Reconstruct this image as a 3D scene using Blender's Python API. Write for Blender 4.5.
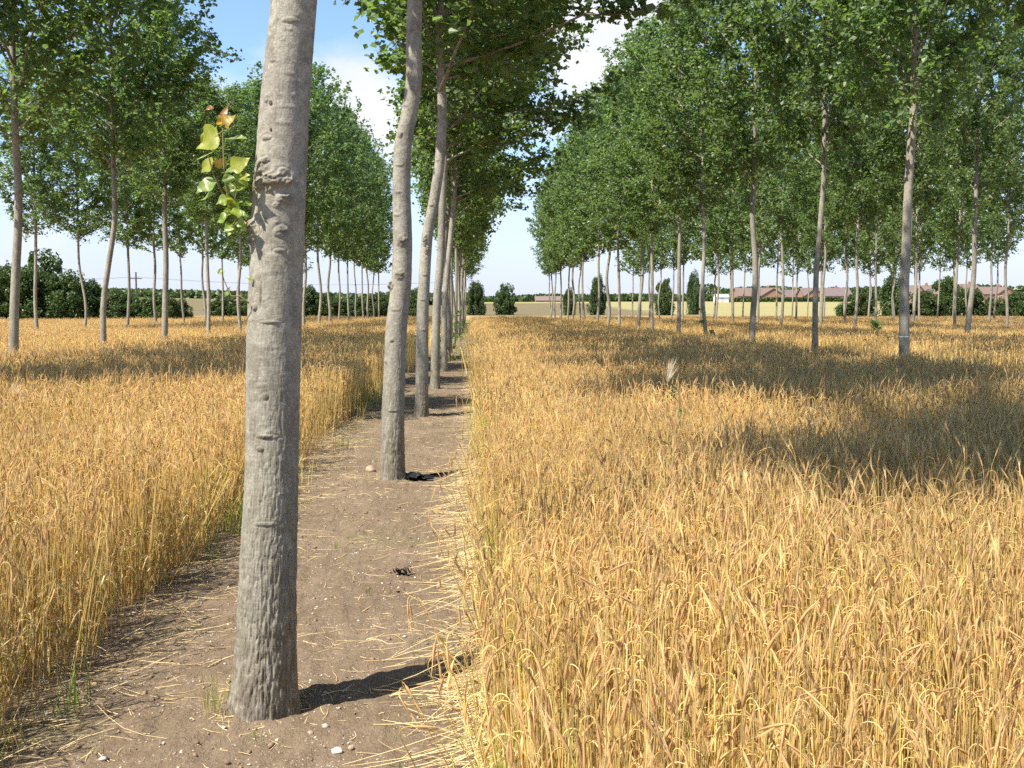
import bpy, math, random
import numpy as np
from mathutils import Vector, Matrix

for o in list(bpy.data.objects): bpy.data.objects.remove(o)
S = bpy.context.scene
COL = S.collection
R = math.radians

# ------------------------------------------------------------------ camera, world, sun, exposure
EYE = 1.7; F = 1050.0; YAW = 2.18; PITCH = 4.03
cam = bpy.data.cameras.new('camera'); cam.sensor_width = 36; cam.lens = 36 * F / 1024
cam.clip_start = 0.05; cam.clip_end = 9000
co = bpy.data.objects.new('camera', cam); COL.objects.link(co)
co.location = (0, 0, EYE); co.rotation_euler = (R(90 - PITCH), 0, R(-YAW))
S.camera = co

SUN_AZ = np.array([0.817, 0.577]); SUN_EL = 55
W = bpy.data.worlds.new('World'); S.world = W; W.use_nodes = True
nt = W.node_tree; N = nt.nodes; L = nt.links
bg = N['Background']; bg.inputs['Strength'].default_value = 0.115
sky = N.new('ShaderNodeTexSky'); sky.sky_type = 'NISHITA'; sky.sun_disc = False
sky.sun_elevation = R(SUN_EL); sky.sun_rotation = R(234.8); sky.air_density = 1.0; sky.dust_density = 0.4; sky.ozone_density = 4.5
tc = N.new('ShaderNodeTexCoord')
sep = N.new('ShaderNodeSeparateXYZ'); L.new(tc.outputs['Generated'], sep.inputs[0])
def wm(op, a, b=None, c=None, clamp=False):
    n = N.new('ShaderNodeMath'); n.operation = op; n.use_clamp = clamp
    for i, v in enumerate((a, b, c)):
        if v is None: continue
        if isinstance(v, (int, float)): n.inputs[i].default_value = v
        else: L.new(v, n.inputs[i])
    return n.outputs[0]
mp = N.new('ShaderNodeMapping'); mp.inputs['Scale'].default_value = (1, 1, 2.2); mp.inputs['Location'].default_value = (0.9, 0.35, 0.1)
L.new(tc.outputs['Generated'], mp.inputs[0])
n1 = N.new('ShaderNodeTexNoise'); n1.inputs['Scale'].default_value = 3.2; n1.inputs['Detail'].default_value = 9; n1.inputs['Roughness'].default_value = 0.56
L.new(mp.outputs[0], n1.inputs['Vector'])
# cumulus banks in their compass directions
def px_dir(x, y):
    v = co.matrix_basis.to_3x3() @ Vector(((x - 512) / F, (384 - y) / F, -1)); return v.normalized()
blob = None
for (x, y, sc, wt) in ((352, 95, .10, .34), (650, -25, .13, .42), (225, 95, .09, .26), (505, 215, .10, .2), (430, 190, .09, .22), (60, 235, .2, .12), (560, 60, .1, .2)):
    d = px_dir(x, y)
    vm = N.new('ShaderNodeVectorMath'); vm.operation = 'DISTANCE'; L.new(tc.outputs['Generated'], vm.inputs[0]); vm.inputs[1].default_value = d
    g = wm('MULTIPLY', wm('SUBTRACT', 1.0, wm('DIVIDE', vm.outputs['Value'], sc), clamp=True), wt)
    blob = g if blob is None else wm('ADD', blob, g)
cover = wm('ADD', n1.outputs[0], blob)
mr = N.new('ShaderNodeMapRange'); mr.interpolation_type = 'SMOOTHSTEP'
mr.inputs['From Min'].default_value = 0.62; mr.inputs['From Max'].default_value = 0.80
L.new(cover, mr.inputs['Value'])
mask = mr.outputs[0]
n2 = N.new('ShaderNodeTexNoise'); n2.inputs['Scale'].default_value = 7; n2.inputs['Detail'].default_value = 5
L.new(mp.outputs[0], n2.inputs['Vector'])
cr = N.new('ShaderNodeMixRGB'); cr.inputs[1].default_value = (3.5, 3.65, 4.2, 1); cr.inputs[2].default_value = (4.8, 4.8, 4.9, 1)
L.new(n2.outputs[0], cr.inputs[0])
# pale thin veil low over the horizon
low = N.new('ShaderNodeMapRange'); low.inputs['From Min'].default_value = 0.20; low.inputs['From Max'].default_value = 0.0; low.interpolation_type = 'SMOOTHSTEP'
low.inputs['To Max'].default_value = 0.88
L.new(sep.outputs[2], low.inputs['Value'])
veil = N.new('ShaderNodeMixRGB'); veil.inputs[2].default_value = (3.1, 3.35, 4.25, 1)
L.new(sky.outputs[0], veil.inputs[1]); L.new(low.outputs[0], veil.inputs[0])
mx = N.new('ShaderNodeMixRGB'); L.new(mask, mx.inputs[0]); L.new(veil.outputs[0], mx.inputs[1]); L.new(cr.outputs[0], mx.inputs[2])
L.new(mx.outputs[0], bg.inputs['Color'])

sun = bpy.data.lights.new('sun', 'SUN'); sun.energy = 5.0; sun.angle = R(0.53); sun.color = (1.0, 0.93, 0.80)
so = bpy.data.objects.new('sun', sun); COL.objects.link(so)
sd = Vector((SUN_AZ[0] * math.cos(R(SUN_EL)), SUN_AZ[1] * math.cos(R(SUN_EL)), -math.sin(R(SUN_EL))))
so.rotation_euler = sd.to_track_quat('-Z', 'Y').to_euler(); so.location = (-20, -20, 60)

S.view_settings.view_transform = 'Standard'; S.view_settings.look = 'None'
S.view_settings.exposure = 1.08; S.view_settings.gamma = 1
S.render.engine = 'CYCLES'
cy = S.cycles; cy.max_bounces = 6; cy.diffuse_bounces = 4; cy.glossy_bounces = 2; cy.transmission_bounces = 4; cy.transparent_max_bounces = 4
cy.volume_bounces = 0; cy.caustics_reflective = False; cy.caustics_refractive = False
cy.use_denoising = False; cy.use_adaptive_sampling = True; cy.adaptive_threshold = 0.02
cy.sample_clamp_indirect = 4

# ------------------------------------------------------------------ helpers
rng = np.random.default_rng(7)

def vnoise(p):
    p = np.asarray(p, dtype=np.float64); i = np.floor(p).astype(np.int64); f = p - i
    u = f * f * (3 - 2 * f)
    def h(a, b, c):
        n = (a * 374761393 + b * 668265263 + c * 2147483647) & 0xffffffff
        n = ((n ^ (n >> 13)) * 1274126177) & 0xffffffff
        n = ((n ^ (n >> 16)) * 2246822519) & 0xffffffff
        return ((n ^ (n >> 15)) & 0xffffff) / float(0xffffff)
    r = 0
    for dx in (0, 1):
        wx = u[:, 0] if dx else 1 - u[:, 0]
        for dy in (0, 1):
            wy = u[:, 1] if dy else 1 - u[:, 1]
            for dz in (0, 1):
                wz = u[:, 2] if dz else 1 - u[:, 2]
                r = r + wx * wy * wz * h(i[:, 0] + dx, i[:, 1] + dy, i[:, 2] + dz)
    return r
def fbm(p, o=4, g=0.5):
    p = np.asarray(p, dtype=np.float64); a = 1.0; s = 0; t = 0
    for k in range(o):
        s = s + a * vnoise(p * (2.0 ** k) + 17.3 * k); t += a; a *= g
    return s / t

class MB:
    """collects points and faces for ONE mesh"""
    def __init__(s): s.v = []; s.f = []; s.c = []; s.m = []; s.n = 0
    def add(s, V, Fc, col=None, mat=0):
        V = np.asarray(V, dtype=np.float64).reshape(-1, 3); Fc = np.asarray(Fc, dtype=np.int64)
        s.v.append(V); s.f.append(Fc + s.n); s.m.append(np.full(len(Fc), mat, dtype=np.int32))
        if col is None: col = (1, 1, 1)
        c = np.asarray(col, dtype=np.float64)
        if c.ndim == 1: c = np.tile(c[:3], (len(V), 1))
        s.c.append(c); s.n += len(V)
    def mesh(s, name, mats, smooth=True, col=False):
        V = np.concatenate(s.v); me = bpy.data.meshes.new(name)
        cnt = np.concatenate([np.full(len(f), f.shape[1], dtype=np.int32) for f in s.f])
        idx = np.concatenate([f.ravel() for f in s.f]).astype(np.int32)
        me.vertices.add(len(V)); me.vertices.foreach_set('co', V.astype(np.float32).ravel())
        me.loops.add(len(idx)); me.loops.foreach_set('vertex_index', idx)
        me.polygons.add(len(cnt)); st = np.concatenate([[0], np.cumsum(cnt)[:-1]]).astype(np.int32)
        me.polygons.foreach_set('loop_start', st)
        me.polygons.foreach_set('material_index', np.concatenate(s.m))
        me.polygons.foreach_set('use_smooth', np.full(len(cnt), smooth, dtype=bool))
        if not isinstance(mats, (list, tuple)): mats = [mats]
        for m in mats: me.materials.append(m)
        if col:
            C = np.concatenate(s.c); a = me.attributes.new('tint', 'FLOAT_COLOR', 'POINT')
            a.data.foreach_set('color', np.concatenate([C, np.ones((len(C), 1))], 1).astype(np.float32).ravel())
        me.update(calc_edges=True)
        return me

def frames(P):
    P = np.asarray(P, float); T = np.gradient(P, axis=0); T /= np.linalg.norm(T, axis=1)[:, None] + 1e-12
    ref = np.array([1, 0, 0.0]) if abs(T[0, 0]) < 0.9 else np.array([0, 1.0, 0])
    A = []
    a = ref - T[0] * ref.dot(T[0]); a /= np.linalg.norm(a)
    for t in T:
        a = a - t * a.dot(t); a /= np.linalg.norm(a) + 1e-12; A.append(a)
    A = np.array(A); return T, A, np.cross(T, A)
def grid_faces(nr, ns, closed=True):
    i = np.arange(nr - 1)[:, None] * ns; j = np.arange(ns if closed else ns - 1)[None, :]; k = (j + 1) % ns
    return np.stack([i + j, i + k, i + ns + k, i + ns + j], -1).reshape(-1, 4)
def tube(P, rad, sides=6, flat=1.0):
    P = np.asarray(P, float); T, A, B = frames(P); rad = np.broadcast_to(np.asarray(rad, float), (len(P),))
    th = np.arange(sides) * 2 * math.pi / sides
    V = P[:, None, :] + rad[:, None, None] * (A[:, None, :] * np.cos(th)[None, :, None] + flat * B[:, None, :] * np.sin(th)[None, :, None])
    return V.reshape(-1, 3), grid_faces(len(P), sides)
def ribbon(P, w, side):
    P = np.asarray(P, float); side = np.asarray(side, float); w = np.broadcast_to(np.asarray(w, float), (len(P),))
    V = np.stack([P - side * w[:, None] / 2, P + side * w[:, None] / 2], 1).reshape(-1, 3)
    return V, grid_faces(len(P), 2, closed=False)
def box(x0, x1, y0, y1, z0, z1):
    V = [(x0, y0, z0), (x1, y0, z0), (x1, y1, z0), (x0, y1, z0), (x0, y0, z1), (x1, y0, z1), (x1, y1, z1), (x0, y1, z1)]
    return V, [(0, 3, 2, 1), (4, 5, 6, 7), (0, 1, 5, 4), (1, 2, 6, 5), (2, 3, 7, 6), (3, 0, 4, 7)]

def put(name, me, parent=None, loc=(0, 0, 0), rz=0, sc=None):
    o = bpy.data.objects.new(name, me); COL.objects.link(o); o.location = loc; o.rotation_euler = (0, 0, rz)
    if sc is not None: o.scale = sc if isinstance(sc, (tuple, list)) else (sc, sc, sc)
    if parent: o.parent = parent
    return o
def tag(o, label=None, cat=None, group=None, kind=None):
    for k, v in (('label', label), ('category', cat), ('group', group), ('kind', kind)):
        if v: o[k] = v
    return o
def empty(name, loc, rz=0):
    o = bpy.data.objects.new(name, None); COL.objects.link(o); o.location = loc; o.rotation_euler = (0, 0, rz); o.empty_display_size = 0.2
    return o

CAMR = np.array(co.matrix_basis.to_3x3())
def ray(x, y):
    return CAMR @ np.array([(x - 512) / F, (384 - y) / F, -1.0])
def at_y(x, y, Y):             # the point seen at a pixel, on the upright plane Y
    d = ray(x, y); return np.array([0, 0, EYE]) + d * (Y / d[1])
def on_ground(x, y, z=0.0):
    d = ray(x, y); return np.array([0, 0, EYE]) + d * ((z - EYE) / d[2])

# ------------------------------------------------------------------ materials
def mat(name):
    m = bpy.data.materials.new(name); m.use_nodes = True; m.node_tree.nodes.clear(); return m
class G:
    def __init__(s, name):
        s.m = mat(name); s.t = s.m.node_tree; s.out = s.n('OutputMaterial')
    def n(s, t, **k):
        n = s.t.nodes.new('ShaderNode' + t)
        for a, b in k.items(): setattr(n, a, b)
        return n
    def l(s, a, b): s.t.links.new(a, b)
    def setv(s, sock, v):
        if hasattr(v, 'links') or hasattr(v, 'is_linked'): s.l(v, sock)
        else: sock.default_value = v
    def noise(s, scale, detail=4, vec=None, rough=0.55, dist=0.0):
        n = s.n('TexNoise'); n.inputs['Scale'].default_value = scale; n.inputs['Detail'].default_value = detail; n.inputs['Roughness'].default_value = rough
        n.inputs['Distortion'].default_value = dist
        if vec is not None: s.l(vec, n.inputs['Vector'])
        return n.outputs[0]
    def pos(s, scale=(1, 1, 1), obj=False):
        if obj: src = s.n('TexCoord').outputs['Object']
        else: src = s.n('NewGeometry').outputs['Position']
        m = s.n('Mapping'); m.inputs['Scale'].default_value = scale; s.l(src, m.inputs[0]); return m.outputs[0]
    def rng(s, v, a, b, c=0.0, d=1.0, smooth=False):
        n = s.n('MapRange'); s.l(v, n.inputs['Value'])
        if smooth: n.interpolation_type = 'SMOOTHSTEP'
        for k, q in zip(('From Min', 'From Max', 'To Min', 'To Max'), (a, b, c, d)): n.inputs[k].default_value = q
        return n.outputs[0]
    def mix(s, fac, a, b, mode='MIX'):
        n = s.n('MixRGB', blend_type=mode); s.setv(n.inputs[0], fac)
        for i, v in ((1, a), (2, b)):
            if isinstance(v, (tuple, list)): n.inputs[i].default_value = tuple(v) + ((1,) if len(v) == 3 else ())
            else: s.setv(n.inputs[i], v)
        return n.outputs[0]
    def math(s, op, a, b=0.0, clamp=False):
        n = s.n('Math', operation=op, use_clamp=clamp); s.setv(n.inputs[0], a); s.setv(n.inputs[1], b); return n.outputs[0]
    def bump(s, h, strength=0.5, dist=0.01):
        n = s.n('Bump'); n.inputs['Strength'].default_value = strength; n.inputs['Distance'].default_value = dist; s.l(h, n.inputs['Height']); return n.outputs[0]
    def principled(s, col, rough=0.8, normal=None, spec=0.3, out=True):
        p = s.n('BsdfPrincipled')
        if isinstance(col, (tuple, list)): p.inputs['Base Color'].default_value = tuple(col[:3]) + (1,)
        else: s.l(col, p.inputs['Base Color'])
        s.setv(p.inputs['Roughness'], rough); p.inputs['Specular IOR Level'].default_value = spec
        if normal is not None: s.l(normal, p.inputs['Normal'])
        if out: s.l(p.outputs[0], s.out.inputs[0])
        return p.outputs[0]
    def translucent(s, surf, col, fac):
        t = s.n('BsdfTranslucent')
        if isinstance(col, (tuple, list)): t.inputs[0].default_value = tuple(col[:3]) + (1,)
        else: s.l(col, t.inputs[0])
        m = s.n('MixShader'); m.inputs[0].default_value = fac; s.l(surf, m.inputs[1]); s.l(t.outputs[0], m.inputs[2]); s.l(m.outputs[0], s.out.inputs[0])

def leaf_mat(name, dark, light, trans, tf=0.38, rough=0.42, spec=0.45):
    g = G(name); a = g.n('Attribute', attribute_name='tint'); sp = g.n('SeparateColor'); g.l(a.outputs['Color'], sp.inputs[0])
    oi = g.n('ObjectInfo')
    c = g.mix(sp.outputs[0], dark, light)
    big = g.noise(0.35, 2, g.pos())
    c = g.mix(g.rng(big, .35, .65, 0, .35), c, tuple(v * f for v, f in zip(light, (1.05, .95, .8))))
    hs = g.n('HueSaturation'); g.l(c, hs.inputs['Color']); g.l(g.rng(oi.outputs['Random'], 0, 1, .8, 1.15), hs.inputs['Value']); g.l(g.rng(oi.outputs['Random'], 0, 1, .49, .51), hs.inputs['Hue'])
    s = g.principled(hs.outputs[0], rough, spec=spec, out=False)
    tcol = g.mix(sp.outputs[0], tuple(v * .75 for v in trans), trans)
    g.translucent(s, tcol, tf); return g.m
M_LEAF = leaf_mat('poplar_leaf', (.052, .105, .034), (.150, .225, .095), (.25, .40, .075), tf=.48, rough=.44, spec=.5)
M_SHRUB = leaf_mat('shrub_leaf', (.036, .070, .020), (.085, .130, .036), (.12, .20, .035), tf=.3)
M_SPRIG = None

def tint_mat(name, rough=0.6, tf=0.0, tcol=1.0, spec=0.3, patch=0.0):
    g = G(name); a = g.n('Attribute', attribute_name='tint'); oi = g.n('ObjectInfo')
    hs = g.n('HueSaturation'); g.l(a.outputs['Color'], hs.inputs['Color'])
    v = g.rng(oi.outputs['Random'], 0, 1, .82, 1.16)
    if patch:
        pn = g.noise(0.55, 3, g.pos((1, .6, 0))); v = g.math('MULTIPLY', v, g.rng(pn, .3, .7, 1 - patch, 1 + patch))
    g.l(v, hs.inputs['Value']); g.l(g.rng(oi.outputs['Random'], 0, 1, .494, .512), hs.inputs['Hue'])
    s = g.principled(hs.outputs[0], rough, spec=spec, out=not tf)
    if tf: g.translucent(s, hs.outputs[0], tf)
    return g.m
M_BARLEY = tint_mat('barley_straw', .5, .42, patch=.10, spec=.35)
M_STRAW = tint_mat('dry_straw', .6, .1)
M_GRASS = tint_mat('verge_grass', .55, .3)
M_TINT = tint_mat('plain_tinted', .7)

def bark_mat(name, fine, amp=.012, obj=True):
    g = G(name); P = g.pos((1, 1, 1), True); oi = g.n('ObjectInfo')
    off = g.n('VectorMath', operation='ADD'); g.l(P, off.inputs[0])
    cmb = g.n('CombineXYZ'); r = g.math('MULTIPLY', oi.outputs['Random'], 40.0); [g.l(r, cmb.inputs[i]) for i in range(3)]; g.l(cmb.outputs[0], off.inputs[1])
    def mp_(s):
        m = g.n('Mapping'); m.inputs['Scale'].default_value = s; g.l(off.outputs[0], m.inputs[0]); return m.outputs[0]
    nA = g.noise(2.2, 4, mp_((1, 1, .7)))
    nB = g.noise(26, 6, mp_((1, 1, 1.0)), .7)
    nH = g.noise(11, 5, mp_((1, 1, 4.5)), .7, .8)               # level lenticel lines
    nV = g.noise(38, 5, mp_((1, 1, .16)), .62, .4)            # upright fissures
    nL = g.noise(70, 3, mp_((1, 1, 1)), .6)
    c = g.mix(g.rng(nA, .3, .7), (.265, .245, .205), (.375, .352, .302))
    nM = g.noise(7, 6, mp_((1, 1, .6)), .68, .6)
    c = g.mix(g.rng(nM, .48, .60, 0, .7), c, (.180, .164, .136))
    c = g.mix(g.rng(g.noise(18, 5, mp_((1, 1, .8)), .7), .60, .68, 0, .55), c, (.47, .46, .41))
    c = g.mix(g.rng(nB, .44, .66, 0, .75), c, (.150, .135, .108))
    c = g.mix(g.rng(nL, .58, .70, 0, .7), c, (.50, .465, .41))
    c = g.mix(g.rng(nH, .62, .72, 0, .45), c, (.19, .16, .125))
    sep = g.n('SeparateXYZ'); g.l(P, sep.inputs[0])
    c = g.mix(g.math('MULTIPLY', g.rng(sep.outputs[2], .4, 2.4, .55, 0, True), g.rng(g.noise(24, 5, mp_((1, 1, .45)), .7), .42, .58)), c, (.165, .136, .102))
    c = g.mix(g.rng(g.noise(95, 3, mp_((1, 1, .7)), .6), .62, .70, 0, .6), c, (.46, .43, .37))
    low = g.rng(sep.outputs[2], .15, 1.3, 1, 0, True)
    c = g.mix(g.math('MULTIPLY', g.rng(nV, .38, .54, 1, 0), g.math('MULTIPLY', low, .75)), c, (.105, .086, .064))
    c = g.mix(g.math('MULTIPLY', g.rng(nA, .35, .62), g.rng(sep.outputs[2], .0, 2.6, .36, .10)), c, (.235, .225, .125))
    at_ = g.n('Attribute', attribute_name='tint'); c = g.mix(g.math('MULTIPLY', at_.outputs['Fac'], .85), c, g.mix(g.rng(nB, .4, .6), (.075, .062, .046), (.21, .185, .14)))
    hs = g.n('HueSaturation'); g.l(c, hs.inputs['Color']); g.l(g.rng(oi.outputs['Random'], 0, 1, .86, 1.12), hs.inputs['Value'])
    h = g.math('ADD', g.math('MULTIPLY', nV, g.rng(sep.outputs[2], .2, 1.6, 1.1, .15)), g.math('ADD', g.math('MULTIPLY', nB, .45), g.math('MULTIPLY', nH, .18)))
    g.principled(hs.outputs[0], .85, g.bump(h, .8, amp), .2); return g.m
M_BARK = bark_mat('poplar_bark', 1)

def simple(name, c, rough=.8, vary=.18, scale=6, bump=0.0, spec=.3, obj=True):
    g = G(name); n = g.noise(scale, 5, g.pos(obj=obj))
    col = g.mix(g.rng(n, .3, .7), tuple(v * (1 - vary) for v in c), tuple(min(1, v * (1 + vary)) for v in c))
    g.principled(col, rough, g.bump(n, bump, .02) if bump else None, spec); return g.m

# soil of the tree strip
g = G('bare_soil'); P = g.pos()
a = g.noise(1.3, 5, P); b = g.noise(11, 6, P, .65); c_ = g.noise(60, 4, P, .7); d_ = g.noise(170, 2, P)
c = g.mix(g.rng(a, .3, .7), (.158, .117, .079), (.232, .176, .124))
c = g.mix(g.rng(b, .35, .7, 0, .6), c, (.130, .090, .058))
c = g.mix(g.rng(c_, .5, .75, 0, .5), c, (.34, .268, .195))
c = g.mix(g.rng(g.noise(.9, 4, P), .56, .68, 0, .35), c, (.17, .165, .075))
v = g.n('TexVoronoi'); v.inputs['Scale'].default_value = 55; g.l(P, v.inputs['Vector'])
c = g.mix(g.math('MULTIPLY', g.rng(v.outputs['Distance'], .16, .22, 1, 0), g.rng(g.noise(9, 2, P), .50, .6)), c, (.52, .45, .37))
h = g.math('ADD', g.math('MULTIPLY', b, .9), g.math('ADD', g.math('MULTIPLY', c_, .5), g.math('MULTIPLY', d_, .2)))
g.principled(c, .95, g.bump(h, .9, .03), .1); M_SOIL = g.m

# open land: field patches over the wide ground sheet
g = G('open_land'); P = g.pos(); sp = g.n('SeparateXYZ'); g.l(P, sp.inputs[0]); X, Y = sp.outputs[0], sp.outputs[1]
wob = g.math('MULTIPLY', g.math('SUBTRACT', g.noise(.03, 3, P), .5), 16.0)
Yw = g.math('ADD', Y, wob)
soil = g.mix(g.noise(2.5, 4, P), (.20, .13, .075), (.29, .20, .11))
gr = g.mix(g.noise(.4, 5, P), (.10, .135, .040), (.19, .195, .070))
stub = g.mix(g.noise(.5, 5, g.pos((1, .2, 1))), (.30, .20, .095), (.40, .28, .14))
brown = g.mix(g.noise(.16, 6, g.pos((.2, 1, 1))), (.120, .098, .050), (.185, .150, .078))
yel = g.mix(g.noise(.14, 6, g.pos((.25, 1, 1))), (.225, .205, .085), (.33, .285, .13))
far = g.mix(g.noise(.01, 4, P), (.12, .16, .06), (.30, .26, .12))
def step(v, e, w): return g.rng(v, e - w, e + w, 0, 1, True)
c = g.mix(step(Y, 126.5, .6), soil, gr)
c = g.mix(step(Yw, 137, 2), c, stub)
mid = g.mix(step(g.math('ADD', X, wob), 34, 3), brown, yel)
c = g.mix(step(Yw, 156, 2), c, mid)
c = g.mix(g.math('MULTIPLY', step(Yw, 330, 4), step(X, -12, 8)), c, yel)
c = g.mix(step(Yw, 372, 4), c, far)
g.principled(c, .95, g.bump(g.noise(3, 4, P), .6, .06), .1); M_LAND = g.m

M_BRICK = simple('red_brick', (.30, .165, .115), .9, .2, 3)
M_ROOF = simple('clay_tiles', (.165, .118, .10), .85, .2, 2)
M_ROOF2 = simple('dark_tiles', (.15, .115, .11), .85, .2, 2)
M_WHITE = simple('white_paint', (.78, .77, .74), .6, .06, 3)
M_GLASS = simple('window_glass', (.06, .07, .08), .15, .1, 3, spec=.5)
M_WOOD = simple('weathered_pole', (.12, .095, .075), .9, .25, 8)
M_WIRE = simple('wire', (.05, .05, .055), .5)
M_PLASTIC = simple('black_plastic', (.012, .012, .014), .35, .4, 30, .5, .5)
M_FLINT = simple('pale_flint', (.72, .69, .63), .6, .15, 30, .5)
M_STONE = simple('brown_stone', (.33, .235, .175), .8, .2, 25, .6)

# ------------------------------------------------------------------ ground
def land_z(x, y):
    t = np.clip((y - 128) / 300, 0, 1)
    z = .75 * np.clip((y - 124) / 26, 0, 1) + 300 * .0135 * t * t * (3 - 2 * t) * (1 + .12 * np.clip(x / 150, -1, 1))
    z = z + 10 * np.clip((y - 450) / 1500, 0, 1) + 3.0 * np.clip((-x - 40) / 120, 0, 1) * np.clip((y - 170) / 200, 0, 1)
    return z
xs = np.concatenate([np.linspace(-3500, -260, 12), np.linspace(-240, 240, 49), np.linspace(260, 3500, 12)])
ys = np.concatenate([np.linspace(-80, 120, 21), np.linspace(126, 480, 60), np.linspace(520, 5000, 24)])
gx, gy = np.meshgrid(xs, ys); V = np.stack([gx, gy, land_z(gx, gy)], -1).reshape(-1, 3)
mb = MB(); mb.add(V, grid_faces(len(ys), len(xs), False)[:, ::1])
tag(put('ground', mb.mesh('ground', M_LAND)), kind='structure')

ROWX = [-20.3, -10.55, -0.85, 9.0, 18.8, 28.6, 38.4, 48.2]
PATH_L, PATH_R = -1.80, 0.06
# the strip of bare soil under the trees beside the camera
u = np.linspace(0, 1, 900); yy = 0.3 + 125.5 * (u ** 2.6); xx = np.linspace(PATH_L - .55, PATH_R + .55, 190)
gx, gy = np.meshgrid(xx, yy); pp = np.stack([gx, gy, 0 * gx], -1).reshape(-1, 3)
FEET = [on_ground(*q)[:2] + [0, .03] for q in ((262.5, 719), (391, 481), (420.5, 418), (434, 391), (443.5, 373))]
def soil_h(p):
    h_ = .014 + .050 * (fbm(p * 1.4, 4) - .5) + .034 * (fbm(p * 7, 4) - .5)
    for q in FEET:
        d2 = (p[:, 0] - q[0]) ** 2 + (p[:, 1] - q[1]) ** 2; h_ = h_ + .020 * np.exp(-d2 / .09)
    return h_
hz = soil_h(pp) + .016 * (vnoise(pp * 38) - .5) + .012 * np.clip((fbm(pp * 16 + 4, 3) - .52) * 6, 0, 1)
fade = np.clip(1 - np.abs(pp[:, 0] - (PATH_L + PATH_R) / 2) / 1.46, 0, 1) ** .5
pp[:, 2] = np.maximum(.006 + (hz + .02) * fade, .004)
mb = MB(); mb.add(pp, grid_faces(len(yy), len(xx), False))
tag(put('path', mb.mesh('path', M_SOIL)), kind='structure')
SOIL_P = pp; 
def soil_z(x, y):
    p = np.stack([np.atleast_1d(x), np.atleast_1d(y), np.zeros_like(np.atleast_1d(x))], -1).astype(float)
    h_ = soil_h(p)
    f_ = np.clip(1 - np.abs(p[:, 0] - (PATH_L + PATH_R) / 2) / 1.46, 0, 1) ** .5
    return np.maximum(.006 + (h_ + .02) * f_, .004)

# ------------------------------------------------------------------ poplar crowns
def rnd_unit(n, r):
    v = r.normal(size=(n, 3)); return v / np.linalg.norm(v, axis=1)[:, None]
def leaf_quads(P, r, size, upbias=.6, outward=None):
    n = len(P); nrm = rnd_unit(n, r); nrm[:, 2] += upbias
    if outward is not None: nrm += outward * .35
    nrm /= np.linalg.norm(nrm, axis=1)[:, None]
    a = rnd_unit(n, r); a[:, 2] -= .35; a -= nrm * np.sum(a * nrm, 1)[:, None]; a /= np.linalg.norm(a, axis=1)[:, None] + 1e-9
    b = np.cross(nrm, a); s = size * r.uniform(.65, 1.3, n)[:, None]
    V = np.stack([P - a * s * .5, P + b * s * .46 - a * s * .12 + nrm * s * .10, P + a * s * .58, P - b * s * .46 - a * s * .12 + nrm * s * .10], 1)
    return V.reshape(-1, 3), np.arange(n * 4).reshape(-1, 4)

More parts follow.
